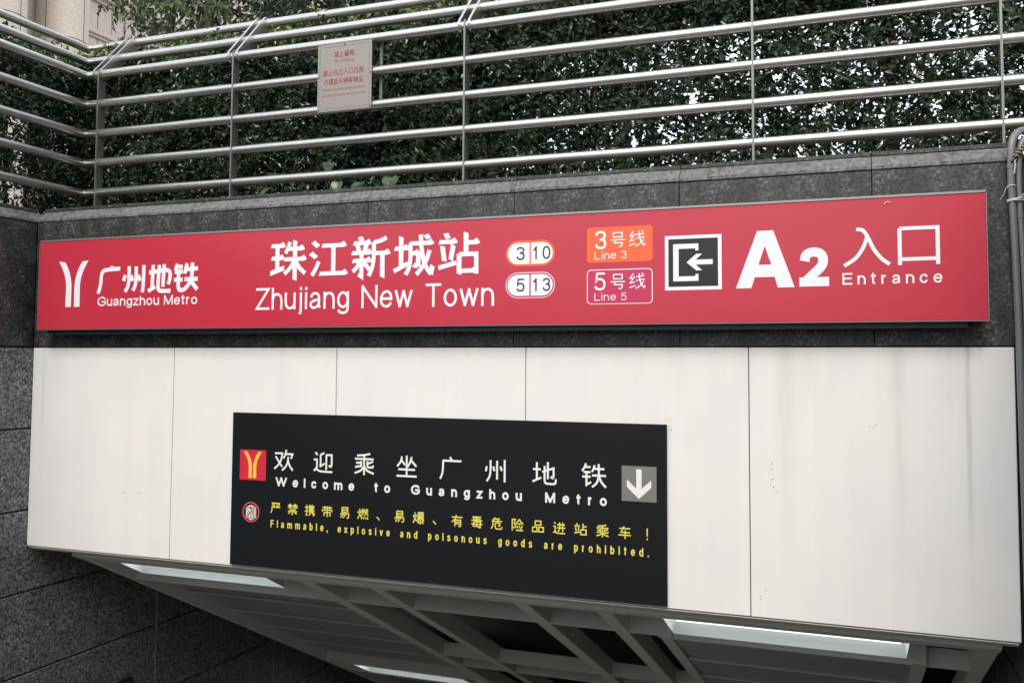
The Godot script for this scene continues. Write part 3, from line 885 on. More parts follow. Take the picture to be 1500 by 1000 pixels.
func build_side_walls() -> void:
	for side in 2:
		var root := thing("stairwell_wall", "rough grey granite side wall at the left of the stairs" if side == 0 else "granite side wall behind the two grey conduits on the right", "wall", Vector3(0 if side == 0 else WALL_R, -9.0, 0), "walls along the stairs")
		var X := 0.0 if side == 0 else WALL_R
		var dr := -1.0 if side == 0 else 1.0
		var core := Geo.new()
		core.box(Vector3(minf(X + dr * 0.014, X + dr * 0.32), -12.0, -14.0), Vector3(maxf(X + dr * 0.014, X + dr * 0.32), 0.866, 10.4))
		part("core", core, M.joint, root)
		var zs := []
		for k in range(-5, 7):
			zs.append(-1.29 + 1.65 * k)
		for k in zs.size() - 1:
			for r in range(-1, 16):
				var y1: float = 0.864 if r < 0 else -0.5535 * r
				var y0: float = 0.003 if r < 0 else -0.5535 * (r + 1)
				var stairs_y: float = STREET - SLOPE * (10.4 - zs[k])
				if y1 < stairs_y - 0.6:
					continue
				var z0: float = zs[k] + 0.0025
				var z1: float = zs[k + 1] - 0.0025
				if r < 0:
					if z1 < 0.0: continue
					z0 = maxf(z0, 0.003)
				var g := Geo.new()
				var xf := X - dr * rng.randf_range(0.0, 0.0025) if r >= 0 else X
				var xb := X + dr * 0.012
				g.box(Vector3(minf(xf, xb), y0 + 0.006, z0), Vector3(maxf(xf, xb), y1 - 0.006, z1), 0.004)
				part("granite_slab" if r < 0 else "granite_block", g, M.dark_granite if r < 0 else M.grey_granite, root)
		var mort := Geo.new()
		for k in range(0, 6):
			mort.box(Vector3(minf(X + dr * 0.0005, X + dr * 0.013), -10.0, zs[k] - 0.003), Vector3(maxf(X + dr * 0.0005, X + dr * 0.013), -1.42, zs[k] + 0.003))
		part("mortar", mort, M.grout, root).set_meta("kind", "stuff")
		var zc := 10.4
		while zc > -0.25:
			var z0 := maxf(zc - 0.94, -0.297)
			var c := Geo.new()
			c.prism(coping_poly(), Transform3D(Basis(Vector3(-dr, 0, 0), Vector3(0, 1, 0), Vector3(0, 0, 1)), Vector3(X, -0.003, z0 + 0.002)), zc - z0 - 0.004)
			part("coping_stone", c, M.coping, root)
			var ks := Geo.new()
			var kx := X + dr * 0.056
			ks.box(Vector3(minf(kx, kx + dr * 0.1), 0.944, maxf(z0, -0.055) + 0.002), Vector3(maxf(kx, kx + dr * 0.1), 0.967, zc - 0.002), 0.003)
			part("top_strip", ks, M.dark_granite, root)
			zc = z0 if z0 > -0.29 else -1.0
	# framed notice low on the left wall
	var fr := thing("framed_notice", "small tan notice in a black frame low on the left granite wall", "notice", Vector3(0.0, -3.0, -0.7))
	var f := Geo.new()
	f.box(Vector3(0.003, -2.56, -1.02), Vector3(0.028, -2.535, -0.40), 0.003)
	f.box(Vector3(0.003, -3.01, -1.02), Vector3(0.028, -2.985, -0.40), 0.003)
	f.box(Vector3(0.003, -2.985, -1.02), Vector3(0.028, -2.56, -0.995), 0.003)
	f.box(Vector3(0.003, -2.985, -0.425), Vector3(0.028, -2.56, -0.40), 0.003)
	part("frame", f, M.black, fr)
	var fp := Geo.new()
	fp.box(Vector3(0.004, -2.985, -0.995), Vector3(0.016, -2.56, -0.425))
	part("sheet", fp, std(lin(0.28, 0.24, 0.16), 0.6), fr)

func build_ceiling() -> void:
	var ang := -atan(SLOPE)
	var K := sqrt(1.0 + SLOPE * SLOPE)
	var root := thing("ceiling", "grey metal ceiling sloping down over the stairs with open coffers", "ceiling", Vector3(0, CEIL_Y, 0))
	root.rotation.x = ang
	var END := -9.0 * K
	var add := func(called: String, x0: float, x1: float, y0: float, y1: float, z0: float, z1: float, mat: Material, bev := 0.002) -> void:
		var g := Geo.new()
		g.box(Vector3(x0, y0, minf(z0, z1)), Vector3(x1, y1, maxf(z0, z1)), bev)
		part(called, g, mat, root, true)
	# front edge: lip, groove and front beam
	add.call("edge_lip", 0.015, WALL_R - 0.07, -0.001, 0.003, -0.055, -0.002, M.soffit)
	add.call("edge_strip", 0.015, WALL_R - 0.07, 0.016, 0.024, -0.135, -0.05, M.soffit)
	add.call("front_beam", 0.28, 5.935, -0.002, 0.10, -0.213, -0.13, M.soffit)
	# beams that run down the slope
	for b in [[0.30, 0.36, -0.213], [2.035, 2.14, -0.213], [2.545, 2.625, -0.213], [3.46, 3.55, -0.213], [3.95, 4.035, -0.213], [4.215, 4.288, -0.70], [5.572, 5.645, -0.70], [5.85, 5.93, -0.213]]:
		add.call("beam", b[0], b[1], 0.0, 0.12, b[2], END, M.soffit)
	# cross plates
	for z: float in [-0.62, -2.17, -2.58, -4.14, -4.55, -6.11, -6.52, -8.08]:
		add.call("cross_plate", 2.0, 4.25, 0.002, 0.105, z * K - 0.02, z * K, M.soffit)
	add.call("cross_plate", 0.33, 2.06, 0.002, 0.105, -0.64 * K - 0.02, -0.64 * K, M.soffit)
	add.call("cross_plate", 4.20, 5.88, 0.002, 0.105, -0.665 * K - 0.02, -0.665 * K, M.soffit)
	for z: float in [-3.30, -3.78, -6.5, -7.0]:
		add.call("cross_plate", 0.33, 2.06, 0.002, 0.105, z * K - 0.02, z * K, M.soffit)
		add.call("cross_plate", 4.26, 5.6, 0.002, 0.105, z * K - 0.02, z * K, M.soffit)
	# lay-in panels of the two side bays, each a little below the one before it
	for bay in [[0.362, 2.033, 0.085, 0.47, -0.665, -3.28, 5], [4.29, 5.57, 0.02, 0.53, -0.69, -3.28, 5], [0.362, 2.033, 0.085, 0.47, -3.82, -6.48, 5], [4.29, 5.57, 0.02, 0.53, -3.82, -6.48, 5]]:
		var stp: float = (bay[5] - bay[4]) / bay[6]
		for i in bay[6]:
			var za: float = (bay[4] + stp * i) * K
			var zb: float = (bay[4] + stp * (i + 1)) * K
			var g := Geo.new()
			var y0: float = bay[2] - 0.012
			var y1: float = bay[2] + 0.006
			g.quad(Vector3(bay[0], y0, za), Vector3(bay[1], y0, za), Vector3(bay[1], y1, zb + 0.002), Vector3(bay[0], y1, zb + 0.002), Vector3.DOWN)
			g.quad(Vector3(bay[0], y0, za), Vector3(bay[1], y0, za), Vector3(bay[1], y0 + 0.02, za), Vector3(bay[0], y0 + 0.02, za), Vector3.BACK)
			g.quad(Vector3(bay[0], y0 + 0.02, za), Vector3(bay[1], y0 + 0.02, za), Vector3(bay[1], y1 + 0.02, zb + 0.002), Vector3(bay[0], y1 + 0.02, zb + 0.002), Vector3.UP)
			part("ceiling_panel", g, M.soffit_panel, root, true)
			if i > 0:
				add.call("lit_edge_bar", bay[0], bay[1], y0 - 0.006, y0 - 0.001, za - 0.004, za + 0.005, M.bar, 0.001)  # pale bar added to draw the light caught along panel edges
	# roof of the void above, coloured near black for the darkness up there
	add.call("roof_slab", -0.3, WALL_R + 0.3, 0.55, 0.75, -0.35, END, M.void, 0.0)
	# lamps in the slots
	var n := 0
	for L in [[0.60, 1.775, -0.215, -0.50, "long white tube lamp in the ceiling left of the welcome board"], [4.315, 5.54, -0.235, -0.62, "long white tube lamp in the ceiling right of the welcome board"], [0.62, 1.80, -3.40 * K, -3.74 * K, "tube lamp deep inside the ceiling at the picture's bottom edge"]]:
		var lr := thing("ceiling_lamp", L[4], "lamp", Vector3(0, CEIL_Y, 0), "tube lamps in the sloping ceiling")
		lr.rotation.x = ang
		var x0: float = L[0]
		var x1: float = L[1]
		var zf: float = L[2]
		var zb: float = L[3]
		var h := 0.085
		var hs := Geo.new()   # tray: sloping back and front reflectors and two ends
		hs.quad(Vector3(x0, 0.006, zb), Vector3(x1, 0.006, zb), Vector3(x1, h, zb + 0.05), Vector3(x0, h, zb + 0.05), Vector3(0, -0.3, 1))
		hs.quad(Vector3(x0, 0.006, zf), Vector3(x1, 0.006, zf), Vector3(x1, h, zf - 0.03), Vector3(x0, h, zf - 0.03), Vector3(0, -0.3, -1))
		part("reflector", hs, M.lamp_white, lr, true)
		for e in [[x0, 1.0], [x1, -1.0]]:
			var eg := Geo.new()
			eg.quad(Vector3(e[0], 0.006, zf), Vector3(e[0], 0.006, zb), Vector3(e[0] + e[1] * 0.01, h, zb + 0.05), Vector3(e[0] + e[1] * 0.01, h, zf - 0.03), Vector3(e[1], 0, 0))
			part("end_cap", eg, M.lamp_white, lr, true)
		var df := Geo.new()
		df.box(Vector3(x0 + 0.01, h, zb + 0.05), Vector3(x1 - 0.01, h + 0.02, zf - 0.03))
		part("diffuser", df, M.glow, lr, true)
		for k in 2:
			var tg := Geo.new()
			var tz := lerpf(zf - 0.05, zb + 0.08, 0.25 + 0.5 * k)
			tg.tube([Vector3(x0 + 0.03, h - 0.025, tz), Vector3(x1 - 0.03, h - 0.025, tz)], 0.013, 10)
			part("tube", tg, M.glow, lr, true)
		var al := AreaLight3D.new()
		al.name = "lamp_light"
		al.area_size = Vector2(x1 - x0 - 0.1, 0.12)
		al.light_energy = 0.05
		al.light_color = Color(0.95, 1.0, 1.0)
		al.shadow_enabled = true
		lr.add_child(al)
		al.position = Vector3((x0 + x1) * 0.5, h - 0.045, (zf + zb) * 0.5)
		al.rotation.x = -PI / 2
		n += 1

func build_railing() -> void:
	var root := thing("steel_railing", "brushed steel railing of seven round rails on the granite wall", "railing", Vector3(3.0, 0.96, -0.5))
	var R := 0.031
	var zf := -0.5
	var xl := -0.103
	var xr := 6.36
	# [height, set back behind the upright plane]
	var rails := [[1.163, 0.0], [1.390, 0.0], [1.612, 0.0], [1.838, 0.0], [2.062, 0.0], [2.232, 0.155], [2.405, 0.31]]
	for r in rails:
		var y: float = r[0]
		var s: float = r[1]
		var a := Vector3(xl - s, y, zf - s)
		var b := Vector3(xr + s, y, zf - s)
		for seg in [[Vector3(xl - s, y, 9.8), a], [a, b], [b, Vector3(xr + s, y, 9.8)]]:
			var g := Geo.new()
			var d: Vector3 = (seg[1] - seg[0])
			var path := []
			var n := 12
			for i in n + 1:
				var p: Vector3 = seg[0] + d * i / n
				if i > 0 and i < n:
					p += Vector3(rng.randf_range(-0.0012, 0.0012), rng.randf_range(-0.0015, 0.0015), rng.randf_range(-0.0012, 0.0012))
				path.append(p)
			g.tube(path, R, 18)
			part("rail", g, M.steel, root)
		for c in [a, b]:
			var w := Geo.new()
			w.ball(c, R * 1.06)
			part("weld", w, M.weld, root)
	# posts: one upright flat bar, then two flat bars leaning back to carry the top rails
	for px in [[0.035, 0], [1.245, 0], [3.014, 0], [4.790, 0], [6.045, 0]]:
		make_post(root, Vector3(px[0], 0, zf), 0.0)
	for z: float in [1.4, 3.1, 4.8, 6.5, 8.2]:
		make_post(root, Vector3(xl, 0, z), PI / 2)
		make_post(root, Vector3(xr, 0, z), -PI / 2)

func make_post(root: Node3D, at: Vector3, turn: float) -> void:
	# local: x = along the rail, z = towards the stairwell
	var b := Basis(Vector3.UP, turn)
	var t := 0.006
	var post := Geo.new()
	var sec := PackedVector2Array([Vector2(0.033, 0.93), Vector2(0.033, 2.075), Vector2(0.026, 2.095), Vector2(0.012, 2.104), Vector2(-0.012, 2.104), Vector2(-0.026, 2.095), Vector2(-0.036, 2.07), Vector2(-0.036, 0.93)])
	# section in (z, y), thickness along x
	var tf := Transform3D(b * Basis(Vector3(0, 0, 1), Vector3(0, 1, 0), Vector3(-1, 0, 0)), at + b * Vector3(t, 0, 0))
	post.prism(sec, tf, t * 2.0)
	part("post", post, M.post, root)
	for s: float in [-1.0, 1.0]:
		var arm := Geo.new()
		var dir := Vector2(-0.31, 0.343).normalized()
		var nrm := Vector2(-dir.y, dir.x)
		var o := Vector2(0, 2.062)
		var L := 0.31 / 0.671 + 0.005
		var poly := PackedVector2Array()
		for i in 9:
			var q := PI * i / 8.0
			poly.append(o - dir * 0.042 * sin(q) + nrm * 0.046 * cos(q))
		for i in 9:
			var q := PI * i / 8.0
			poly.append(o + dir * (L + 0.04 * sin(q)) - nrm * 0.046 * cos(q))
		var tf2 := Transform3D(b * Basis(Vector3(0, 0, 1), Vector3(0, 1, 0), Vector3(-1, 0, 0)), at + b * Vector3(s * 0.034 + t * 1.4, 0, 0))
		arm.prism(poly, tf2, t * 2.8)
		part("leaning_arm", arm, M.steel, root)

func build_station_sign() -> void:
	var Z := 0.125
	var root := thing("station_sign", "long red station name sign with white Chinese and English lettering", "sign", Vector3(3.02, 0.11, 0.0))
	var bk := Geo.new()
	bk.box(Vector3(0.225, 0.085, 0.002), Vector3(5.80, 0.700, 0.10), 0.004)
	part("light_box", bk, M.sign_back, root)
	var fc := Geo.new()
	fc.box(Vector3(0.165, 0.118, 0.1005), Vector3(5.878, 0.704, Z), 0.002)
	part("face", fc, M.sign_red, root)
	var tr := Geo.new()
	tr.box(Vector3(0.165, 0.7045, 0.095), Vector3(5.880, 0.717, Z + 0.003), 0.002)
	part("trim", tr, M.trim, root)
	for x in [[0.161, 0.1645], [5.8785, 5.882]]:
		var e := Geo.new()
		e.box(Vector3(x[0], 0.116, 0.098), Vector3(x[1], 0.704, Z + 0.002))
		part("trim", e, M.trim, root)
	var lg := Geo.new()
	lg.box(Vector3(0.165, 0.1135, 0.098), Vector3(5.880, 0.1175, Z + 0.002))
	part("trim", lg, M.trim, root)
	# small fixing screws along the edges
	for i in 14:
		for y in [0.7175]:
			var s := Geo.new()
			s.ball(Vector3(0.36 + i * 0.41, y, Z - 0.006), 0.0045)
			part("screw", s, M.weld, root)
	emblem("metro_emblem", 0.4645, 0.265, 0.567, 0.1195, 0.0135, 0.047, Z, M.white, root)
	var op := holder("operator_name_chinese", root)
	han_style = "L"
	han_row(op, "广州地铁", 0.672, 1.476, 0.343, 0.532, 0.190, 0.14, Z, M.white)
	han_style = ""
	latin(holder("operator_name_english", root), "Guangzhou Metro", 0.677, 1.472, 0.266, 0.061, 0.15, -0.16, 0.020, Z, M.white)
	var st := holder("station_name_chinese", root)
	han_row(st, "珠江新城站", 1.998, 3.372, 0.390, 0.648, 0.258, 0.098, Z, M.white, 0.12)
	latin(holder("station_name_english", root), "Zhujiang New Town", 1.907, 3.458, 0.223, 0.132, 0.112, -0.125, 0.050, Z, M.white)
	# line and station number ovals
	for o in [[0.4345, 0.575, M.orange, M.orange, "3", "10"], [0.262, 0.4015, M.white, M.magenta, "5", "13"]]:
		var h := holder("station_number_badge", root)
		var x0 := 3.526
		var x1 := 3.807
		var y0: float = o[0]
		var y1: float = o[1]
		var r := (y1 - y0) * 0.5 - 0.0005
		sticker("outline", rounded(x0, y0, x1, y1, r, 14), Z, 0.0008, o[2], h)
		var k := 0.004
		sticker("ring", rounded(x0 + k, y0 + k, x1 - k, y1 - k, r - k, 14), Z + 0.0008, 0.0006, o[3], h)
		k = 0.0115
		var rr := r - k
		var mid := 3.667
		var half_l := PackedVector2Array()
		var half_r := PackedVector2Array()
		for i in 21:
			var t := PI * 0.5 + PI * i / 20.0
			half_l.append(Vector2(x0 + k + rr + rr * cos(t), (y0 + y1) * 0.5 + rr * sin(t)))
			half_r.append(Vector2(x1 - k - rr - rr * cos(t), (y0 + y1) * 0.5 + rr * sin(t)))
		half_l.append(Vector2(mid - 0.004, (y0 + y1) * 0.5 - rr)); half_l.append(Vector2(mid - 0.004, (y0 + y1) * 0.5 + rr))
		half_r.append(Vector2(mid + 0.004, (y0 + y1) * 0.5 - rr)); half_r.append(Vector2(mid + 0.004, (y0 + y1) * 0.5 + rr))
		sticker("field", half_l, Z + 0.0014, 0.0006, M.white, h)
		sticker("field", half_r, Z + 0.0014, 0.0006, M.white, h)
		latin_fit(h, o[4], 3.588, 3.636, y0 + 0.036, 0.070, 0.115, Z + 0.002, M.black)
		latin(h, o[5], 3.678 + 0.004, 3.782, y0 + 0.036, 0.070, 0.115, 1.02, 0.0, Z + 0.002, M.black, 0.0008)
	# line plates
	var l3 := holder("line_plate", root)
	sticker("plate", rounded(3.985, 0.441, 4.335, 0.627, 0.018), Z, 0.0010, M.orange, l3)
	latin_fit(l3, "3", 4.028, 4.091, 0.512, 0.096, 0.12, Z + 0.0010, M.white)
	han_row(l3, "号线", 4.108, 4.298, 0.515, 0.603, 0.088, 0.07, Z + 0.0010, M.white)
	latin(l3, "Line 3", 4.028, 4.199, 0.458, 0.041, 0.105, -0.2, 0.012, Z + 0.0010, M.white)
	var l5 := holder("line_plate", root)
	sticker("border", rounded(3.985, 0.221, 4.335, 0.404, 0.022), Z, 0.0008, M.white, l5)
	sticker("plate", rounded(3.9892, 0.2252, 4.3308, 0.3998, 0.019), Z + 0.0008, 0.0006, M.magenta, l5)
	latin_fit(l5, "5", 4.025, 4.087, 0.294, 0.094, 0.12, Z + 0.0014, M.white)
	han_row(l5, "号线", 4.108, 4.298, 0.295, 0.383, 0.088, 0.07, Z + 0.0014, M.white)
	latin(l5, "Line 5", 4.026, 4.198, 0.240, 0.040, 0.105, -0.2, 0.012, Z + 0.0014, M.white)
	# way-in pictogram
	var pg := holder("entrance_pictogram", root)
	var P := func(a: Array) -> PackedVector2Array:
		var p := PackedVector2Array()
		for i in range(0, a.size(), 2):
			p.append(Vector2(a[i], a[i + 1]))
		return p
	sticker("border", P.call([4.399, 0.286, 4.685, 0.286, 4.685, 0.5655, 4.399, 0.5655]), Z, 0.0008, M.white, pg)
	sticker("field", P.call([4.417, 0.304, 4.667, 0.304, 4.667, 0.5485, 4.417, 0.5485]), Z + 0.0008, 0.0006, M.black, pg)
	sticker("bracket", P.call([4.4415, 0.522, 4.4415, 0.3315, 4.5695, 0.3315, 4.5695, 0.367, 4.554, 0.367, 4.554, 0.356, 4.4695, 0.356, 4.4695, 0.4975, 4.554, 0.4975, 4.554, 0.4865, 4.5695, 0.4865, 4.5695, 0.522]), Z + 0.0014, 0.0006, M.white, pg)
	sticker("arrow", P.call([4.5095, 0.427, 4.559, 0.385, 4.588, 0.385, 4.556, 0.4145, 4.641, 0.4145, 4.641, 0.4395, 4.556, 0.4395, 4.588, 0.469, 4.559, 0.469]), Z + 0.0014, 0.0006, M.white, pg)
	# exit code
	var ec := holder("exit_code", root)
	sticker("letter", P.call([4.754, 0.288, 4.829, 0.288, 4.846, 0.3415, 4.941, 0.3415, 4.956, 0.288, 5.035, 0.288, 4.936, 0.572, 4.859, 0.572]), Z, 0.0010, M.white, ec)
	sticker("letter_counter", P.call([4.8645, 0.403, 4.9255, 0.403, 4.895, 0.497]), Z + 0.0010, 0.0003, M.sign_red, ec)
	latin_fit(ec, "2", 5.057, 5.194, 0.290, 0.190, 0.235, Z, M.white)
	han_row(holder("entrance_word_chinese", root), "入口", 5.255, 5.700, 0.375, 0.572, 0.215, 0.088, Z, M.white)
	latin(holder("entrance_word_english", root), "Entrance", 5.255, 5.690, 0.294, 0.056, 0.145, 1.1, 0.0, Z, M.white)
	# loose scrap stuck near the top edge
	var sc := Geo.new()
	sc.tube([Vector3(5.445, 0.672, Z + 0.003), Vector3(5.452, 0.681, Z + 0.006), Vector3(5.463, 0.684, Z + 0.004), Vector3(5.472, 0.681, Z + 0.002)], 0.0016, 6)
	part("peeling_edge", sc, M.white, root)

func latin_fit(parent: Node3D, ch: String, x0: float, x1: float, y0: float, h: float, w: float, z: float, mat: Material) -> void:
	var g := Geo.new()
	var ww := w * h
	var L: Array = LATIN[ch]
	for i in range(1, L.size()):
		var s: Array = L[i]
		var p := PackedVector2Array()
		for k in range(0, s.size(), 2):
			p.append(Vector2(x0 + ww * 0.5 + s[k] * (x1 - x0 - ww), y0 + ww * 0.5 + s[k + 1] * (h - ww)))
		square_ends(p, ww)
		ribbon(g, p, ww, z - 0.0006, z + 0.0008 + i * 0.00012)
	part("letter", g, mat, parent)

func build_welcome_board() -> void:
	var Z := 0.020
	var root := thing("welcome_board", "black welcome board with white and yellow lettering on the white panels", "sign", Vector3(3.03, -1.337, 0.01))
	var b := Geo.new()
	b.box(Vector3(1.680, -1.3365, 0.0022), Vector3(4.384, -0.405, Z), 0.0015)
	part("board", b, M.board, root)
	var em := holder("metro_emblem", root)
	sticker("field", PackedVector2Array([Vector2(1.740, -0.815), Vector2(1.930, -0.815), Vector2(1.930, -0.631), Vector2(1.740, -0.631)]), Z, 0.0008, M.board_red, em)
	emblem_flat(em, 1.8335, -0.803, -0.642, 0.063, 0.0045, 0.023, Z + 0.0008, M.gold)
	han_row(holder("welcome_chinese", root), "欢迎乘坐广州地铁", 1.985, 4.064, -0.752, -0.617, 0.140, 0.082, Z, M.board_white)
	latin(holder("welcome_english", root), "Welcome to Guangzhou Metro", 2.002, 4.066, -0.843, 0.055, 0.20, 1.12, 0.052, Z, M.board_white)
	han_row(holder("warning_chinese", root), "严禁携带易燃、易爆、有毒危险品进站乘车！", 1.970, 4.318, -1.008, -0.939, 0.073, 0.092, Z, M.yellow)
	latin(holder("warning_english", root), "Flammable, explosive and poisonous goods are prohibited.", 1.972, 4.290, -1.091, 0.0435, 0.155, 0.82, 0.022, Z, M.yellow)
	# way-down arrow
	var ar := holder("down_arrow", root)
	sticker("field", PackedVector2Array([Vector2(4.146, -0.809), Vector2(4.331, -0.809), Vector2(4.331, -0.626), Vector2(4.146, -0.626)]), Z, 0.0008, M.board_grey, ar)
	sticker("arrow", PackedVector2Array([Vector2(4.2245, -0.642), Vector2(4.2525, -0.642), Vector2(4.2525, -0.742), Vector2(4.303, -0.697), Vector2(4.303, -0.735), Vector2(4.2385, -0.795), Vector2(4.174, -0.735), Vector2(4.174, -0.697), Vector2(4.2245, -0.742)]), Z + 0.0008, 0.0006, M.board_white, ar)
	# no dangerous goods: a crossed-out crate
	var pr := holder("no_dangerous_goods_symbol", root)
	var c := Vector2(1.8285, -1.0095)
	var crate := Geo.new()
	var A := func(x: float, y: float) -> Vector2: return c + Vector2(x, y) * 0.061
	for l in [[0, 0.68, 0.56, 0.40, 0, 0.14, -0.56, 0.40, 0, 0.68], [-0.56, 0.40, -0.56, -0.48, 0.02, -0.78], [0.02, -0.78, 0.58, -0.48, 0.56, 0.40], [0.01, 0.14, 0.02, -0.78], [-0.42, 0.18, -0.42, -0.38, -0.12, -0.54, -0.12, 0.04, -0.42, 0.18], [0.16, 0.04, 0.16, -0.54, 0.44, -0.38, 0.44, 0.18, 0.16, 0.04], [-0.40, 0.1, -0.14, -0.46], [0.18, -0.44, 0.42, 0.1], [-0.3, 0.41, 0, 0.54, 0.28, 0.41, 0, 0.28, -0.3, 0.41]]:
		var p := PackedVector2Array()
		for k in range(0, l.size(), 2):
			p.append(A.call(l[k], l[k + 1]))
		ribbon(crate, p, 0.0044, Z - 0.0005, Z + 0.001, 0.0)
	part("crate", crate, M.board_white, pr)
	var ring := Geo.new()
	var circ := PackedVector2Array()
	for i in 33:
		circ.append(c + Vector2(cos(TAU * i / 32.0), sin(TAU * i / 32.0)) * 0.0575)
	ribbon(ring, circ, 0.0068, Z - 0.0005, Z + 0.0016)
	ribbon(ring, PackedVector2Array([c + Vector2(0.039, 0.041), c + Vector2(-0.039, -0.041)]), 0.006, Z - 0.0005, Z + 0.0018)
	part("ring", ring, M.board_pink, pr)

func emblem_flat(parent: Node3D, cx: float, y0: float, y1: float, half_top: float, half_gap: float, wt: float, z: float, mat: Material) -> void:
	for s: float in [-1.0, 1.0]:
		var ou := PackedVector2Array()
		var inn := PackedVector2Array()
		for i in 13:
			var t := i / 12.0
			var k := pow(maxf(0.0, (t - 0.42) / 0.58), 2.0)
			var ctr := half_gap + wt * 0.5 + (half_top - wt * 0.9 - half_gap) * k
			var y := lerpf(y0, y1, t)
			ou.append(Vector2(cx + s * (ctr + wt * 0.5 * (1.0 + 0.15 * k)), y))
			inn.append(Vector2(cx + s * (ctr - wt * 0.5), y))
		inn.reverse()
		ou.append_array(inn)
		sticker("arm", ou, z, 0.0008, mat, parent)

func build_notice() -> void:
	var Z := -0.458
	var root := thing("steel_notice", "small steel notice plate with red lettering hung on the railing", "sign", Vector3(2.15, 1.585, -0.46))
	var g := Geo.new()
	g.prism(rounded(1.945, 1.585, 2.355, 2.041, 0.006, 4), Transform3D(Basis(), Vector3(0, 0, Z - 0.008)), 0.008)
	part("plate", g, M.plate, root)
	var ln := Geo.new()
	var fr := PackedVector2Array()
	for q in [[1.972, 1.603], [2.328, 1.603], [2.337, 1.612], [2.337, 2.014], [2.328, 2.023], [1.972, 2.023], [1.963, 2.014], [1.963, 1.612], [1.972, 1.603]]:
		fr.append(Vector2(q[0], q[1]))
	for i in fr.size() - 1:
		ribbon(ln, PackedVector2Array([fr[i], fr[i + 1]]), 0.0022, Z - 0.0004, Z + 0.0004)
	part("border_line", ln, M.grey_ink, root)
	han_row(holder("heading_chinese", root), "禁止攀爬", 2.070, 2.224, 1.947, 1.989, 0.036, 0.10, Z, M.red_ink, 0.0, 0.0004)
	serif(holder("heading_english", root), "No Climbing", 2.072, 2.223, 1.908, 0.026, Z)
	han_row(holder("rule_chinese", root), "禁止在出入口范围", 1.987, 2.297, 1.826, 1.869, 0.036, 0.10, Z, M.red_ink, 0.0, 0.0004)
	han_row(holder("rule_chinese", root), "内摆放车辆等物品", 1.993, 2.290, 1.764, 1.806, 0.035, 0.10, Z, M.red_ink, 0.0, 0.0004)
	serif(holder("rule_english", root), "Vehicles and other goods are strictly", 1.985, 2.312, 1.720, 0.022, Z)
	serif(holder("rule_english", root), "prohibited from the entrance or exit", 1.982, 2.310, 1.680, 0.022, Z)
	for p in [[2.15, 2.030], [1.955, 1.82], [2.347, 1.82], [1.957, 1.597], [2.345, 1.597]]:
		var s := Geo.new()
		s.ball(Vector3(p[0], p[1], Z), 0.005, Vector3(1, 1, 0.5))
		part("rivet", s, M.post, root)
	var br := Geo.new()
	br.box(Vector3(2.372, 1.60, -0.556), Vector3(2.392, 2.06, -0.534), 0.003)
	part("bracket", br, M.post, root)
	var b2 := Geo.new()
	b2.box(Vector3(2.14, 1.60, -0.556), Vector3(2.16, 2.06, -0.534), 0.003)
	part("bracket", b2, M.post, root)

func serif(parent: Node3D, text: String, x0: float, x1: float, y0: float, h: float, z: float) -> void:
	var f := SystemFont.new()
	f.font_names = PackedStringArray(["Droid Serif"])
	var t := TextMesh.new()
	t.text = text
	t.font = f
	t.font_size = 32
	t.pixel_size = 0.001
	t.depth = 0.01
	t.curve_step = 2.0
	t.horizontal_alignment = HORIZONTAL_ALIGNMENT_LEFT
	t.vertical_alignment = VERTICAL_ALIGNMENT_BOTTOM
	t.material = M.red_ink
	var o := MeshInstance3D.new()
	o.name = "words"
	o.mesh = t
	parent.add_child(o, true)
	var bb := t.get_aabb()
	var sx := (x1 - x0) / bb.size.x
	var sy := h / bb.size.y
	o.scale = Vector3(sx, sy, 0.06)
	var pp := Vector3()
	var q: Node = parent
	while q != self:
		pp += q.position
		q = q.get_parent()
	o.position = Vector3(x0 - bb.position.x * sx, y0 - bb.position.y * sy, z + 0.0003) - pp

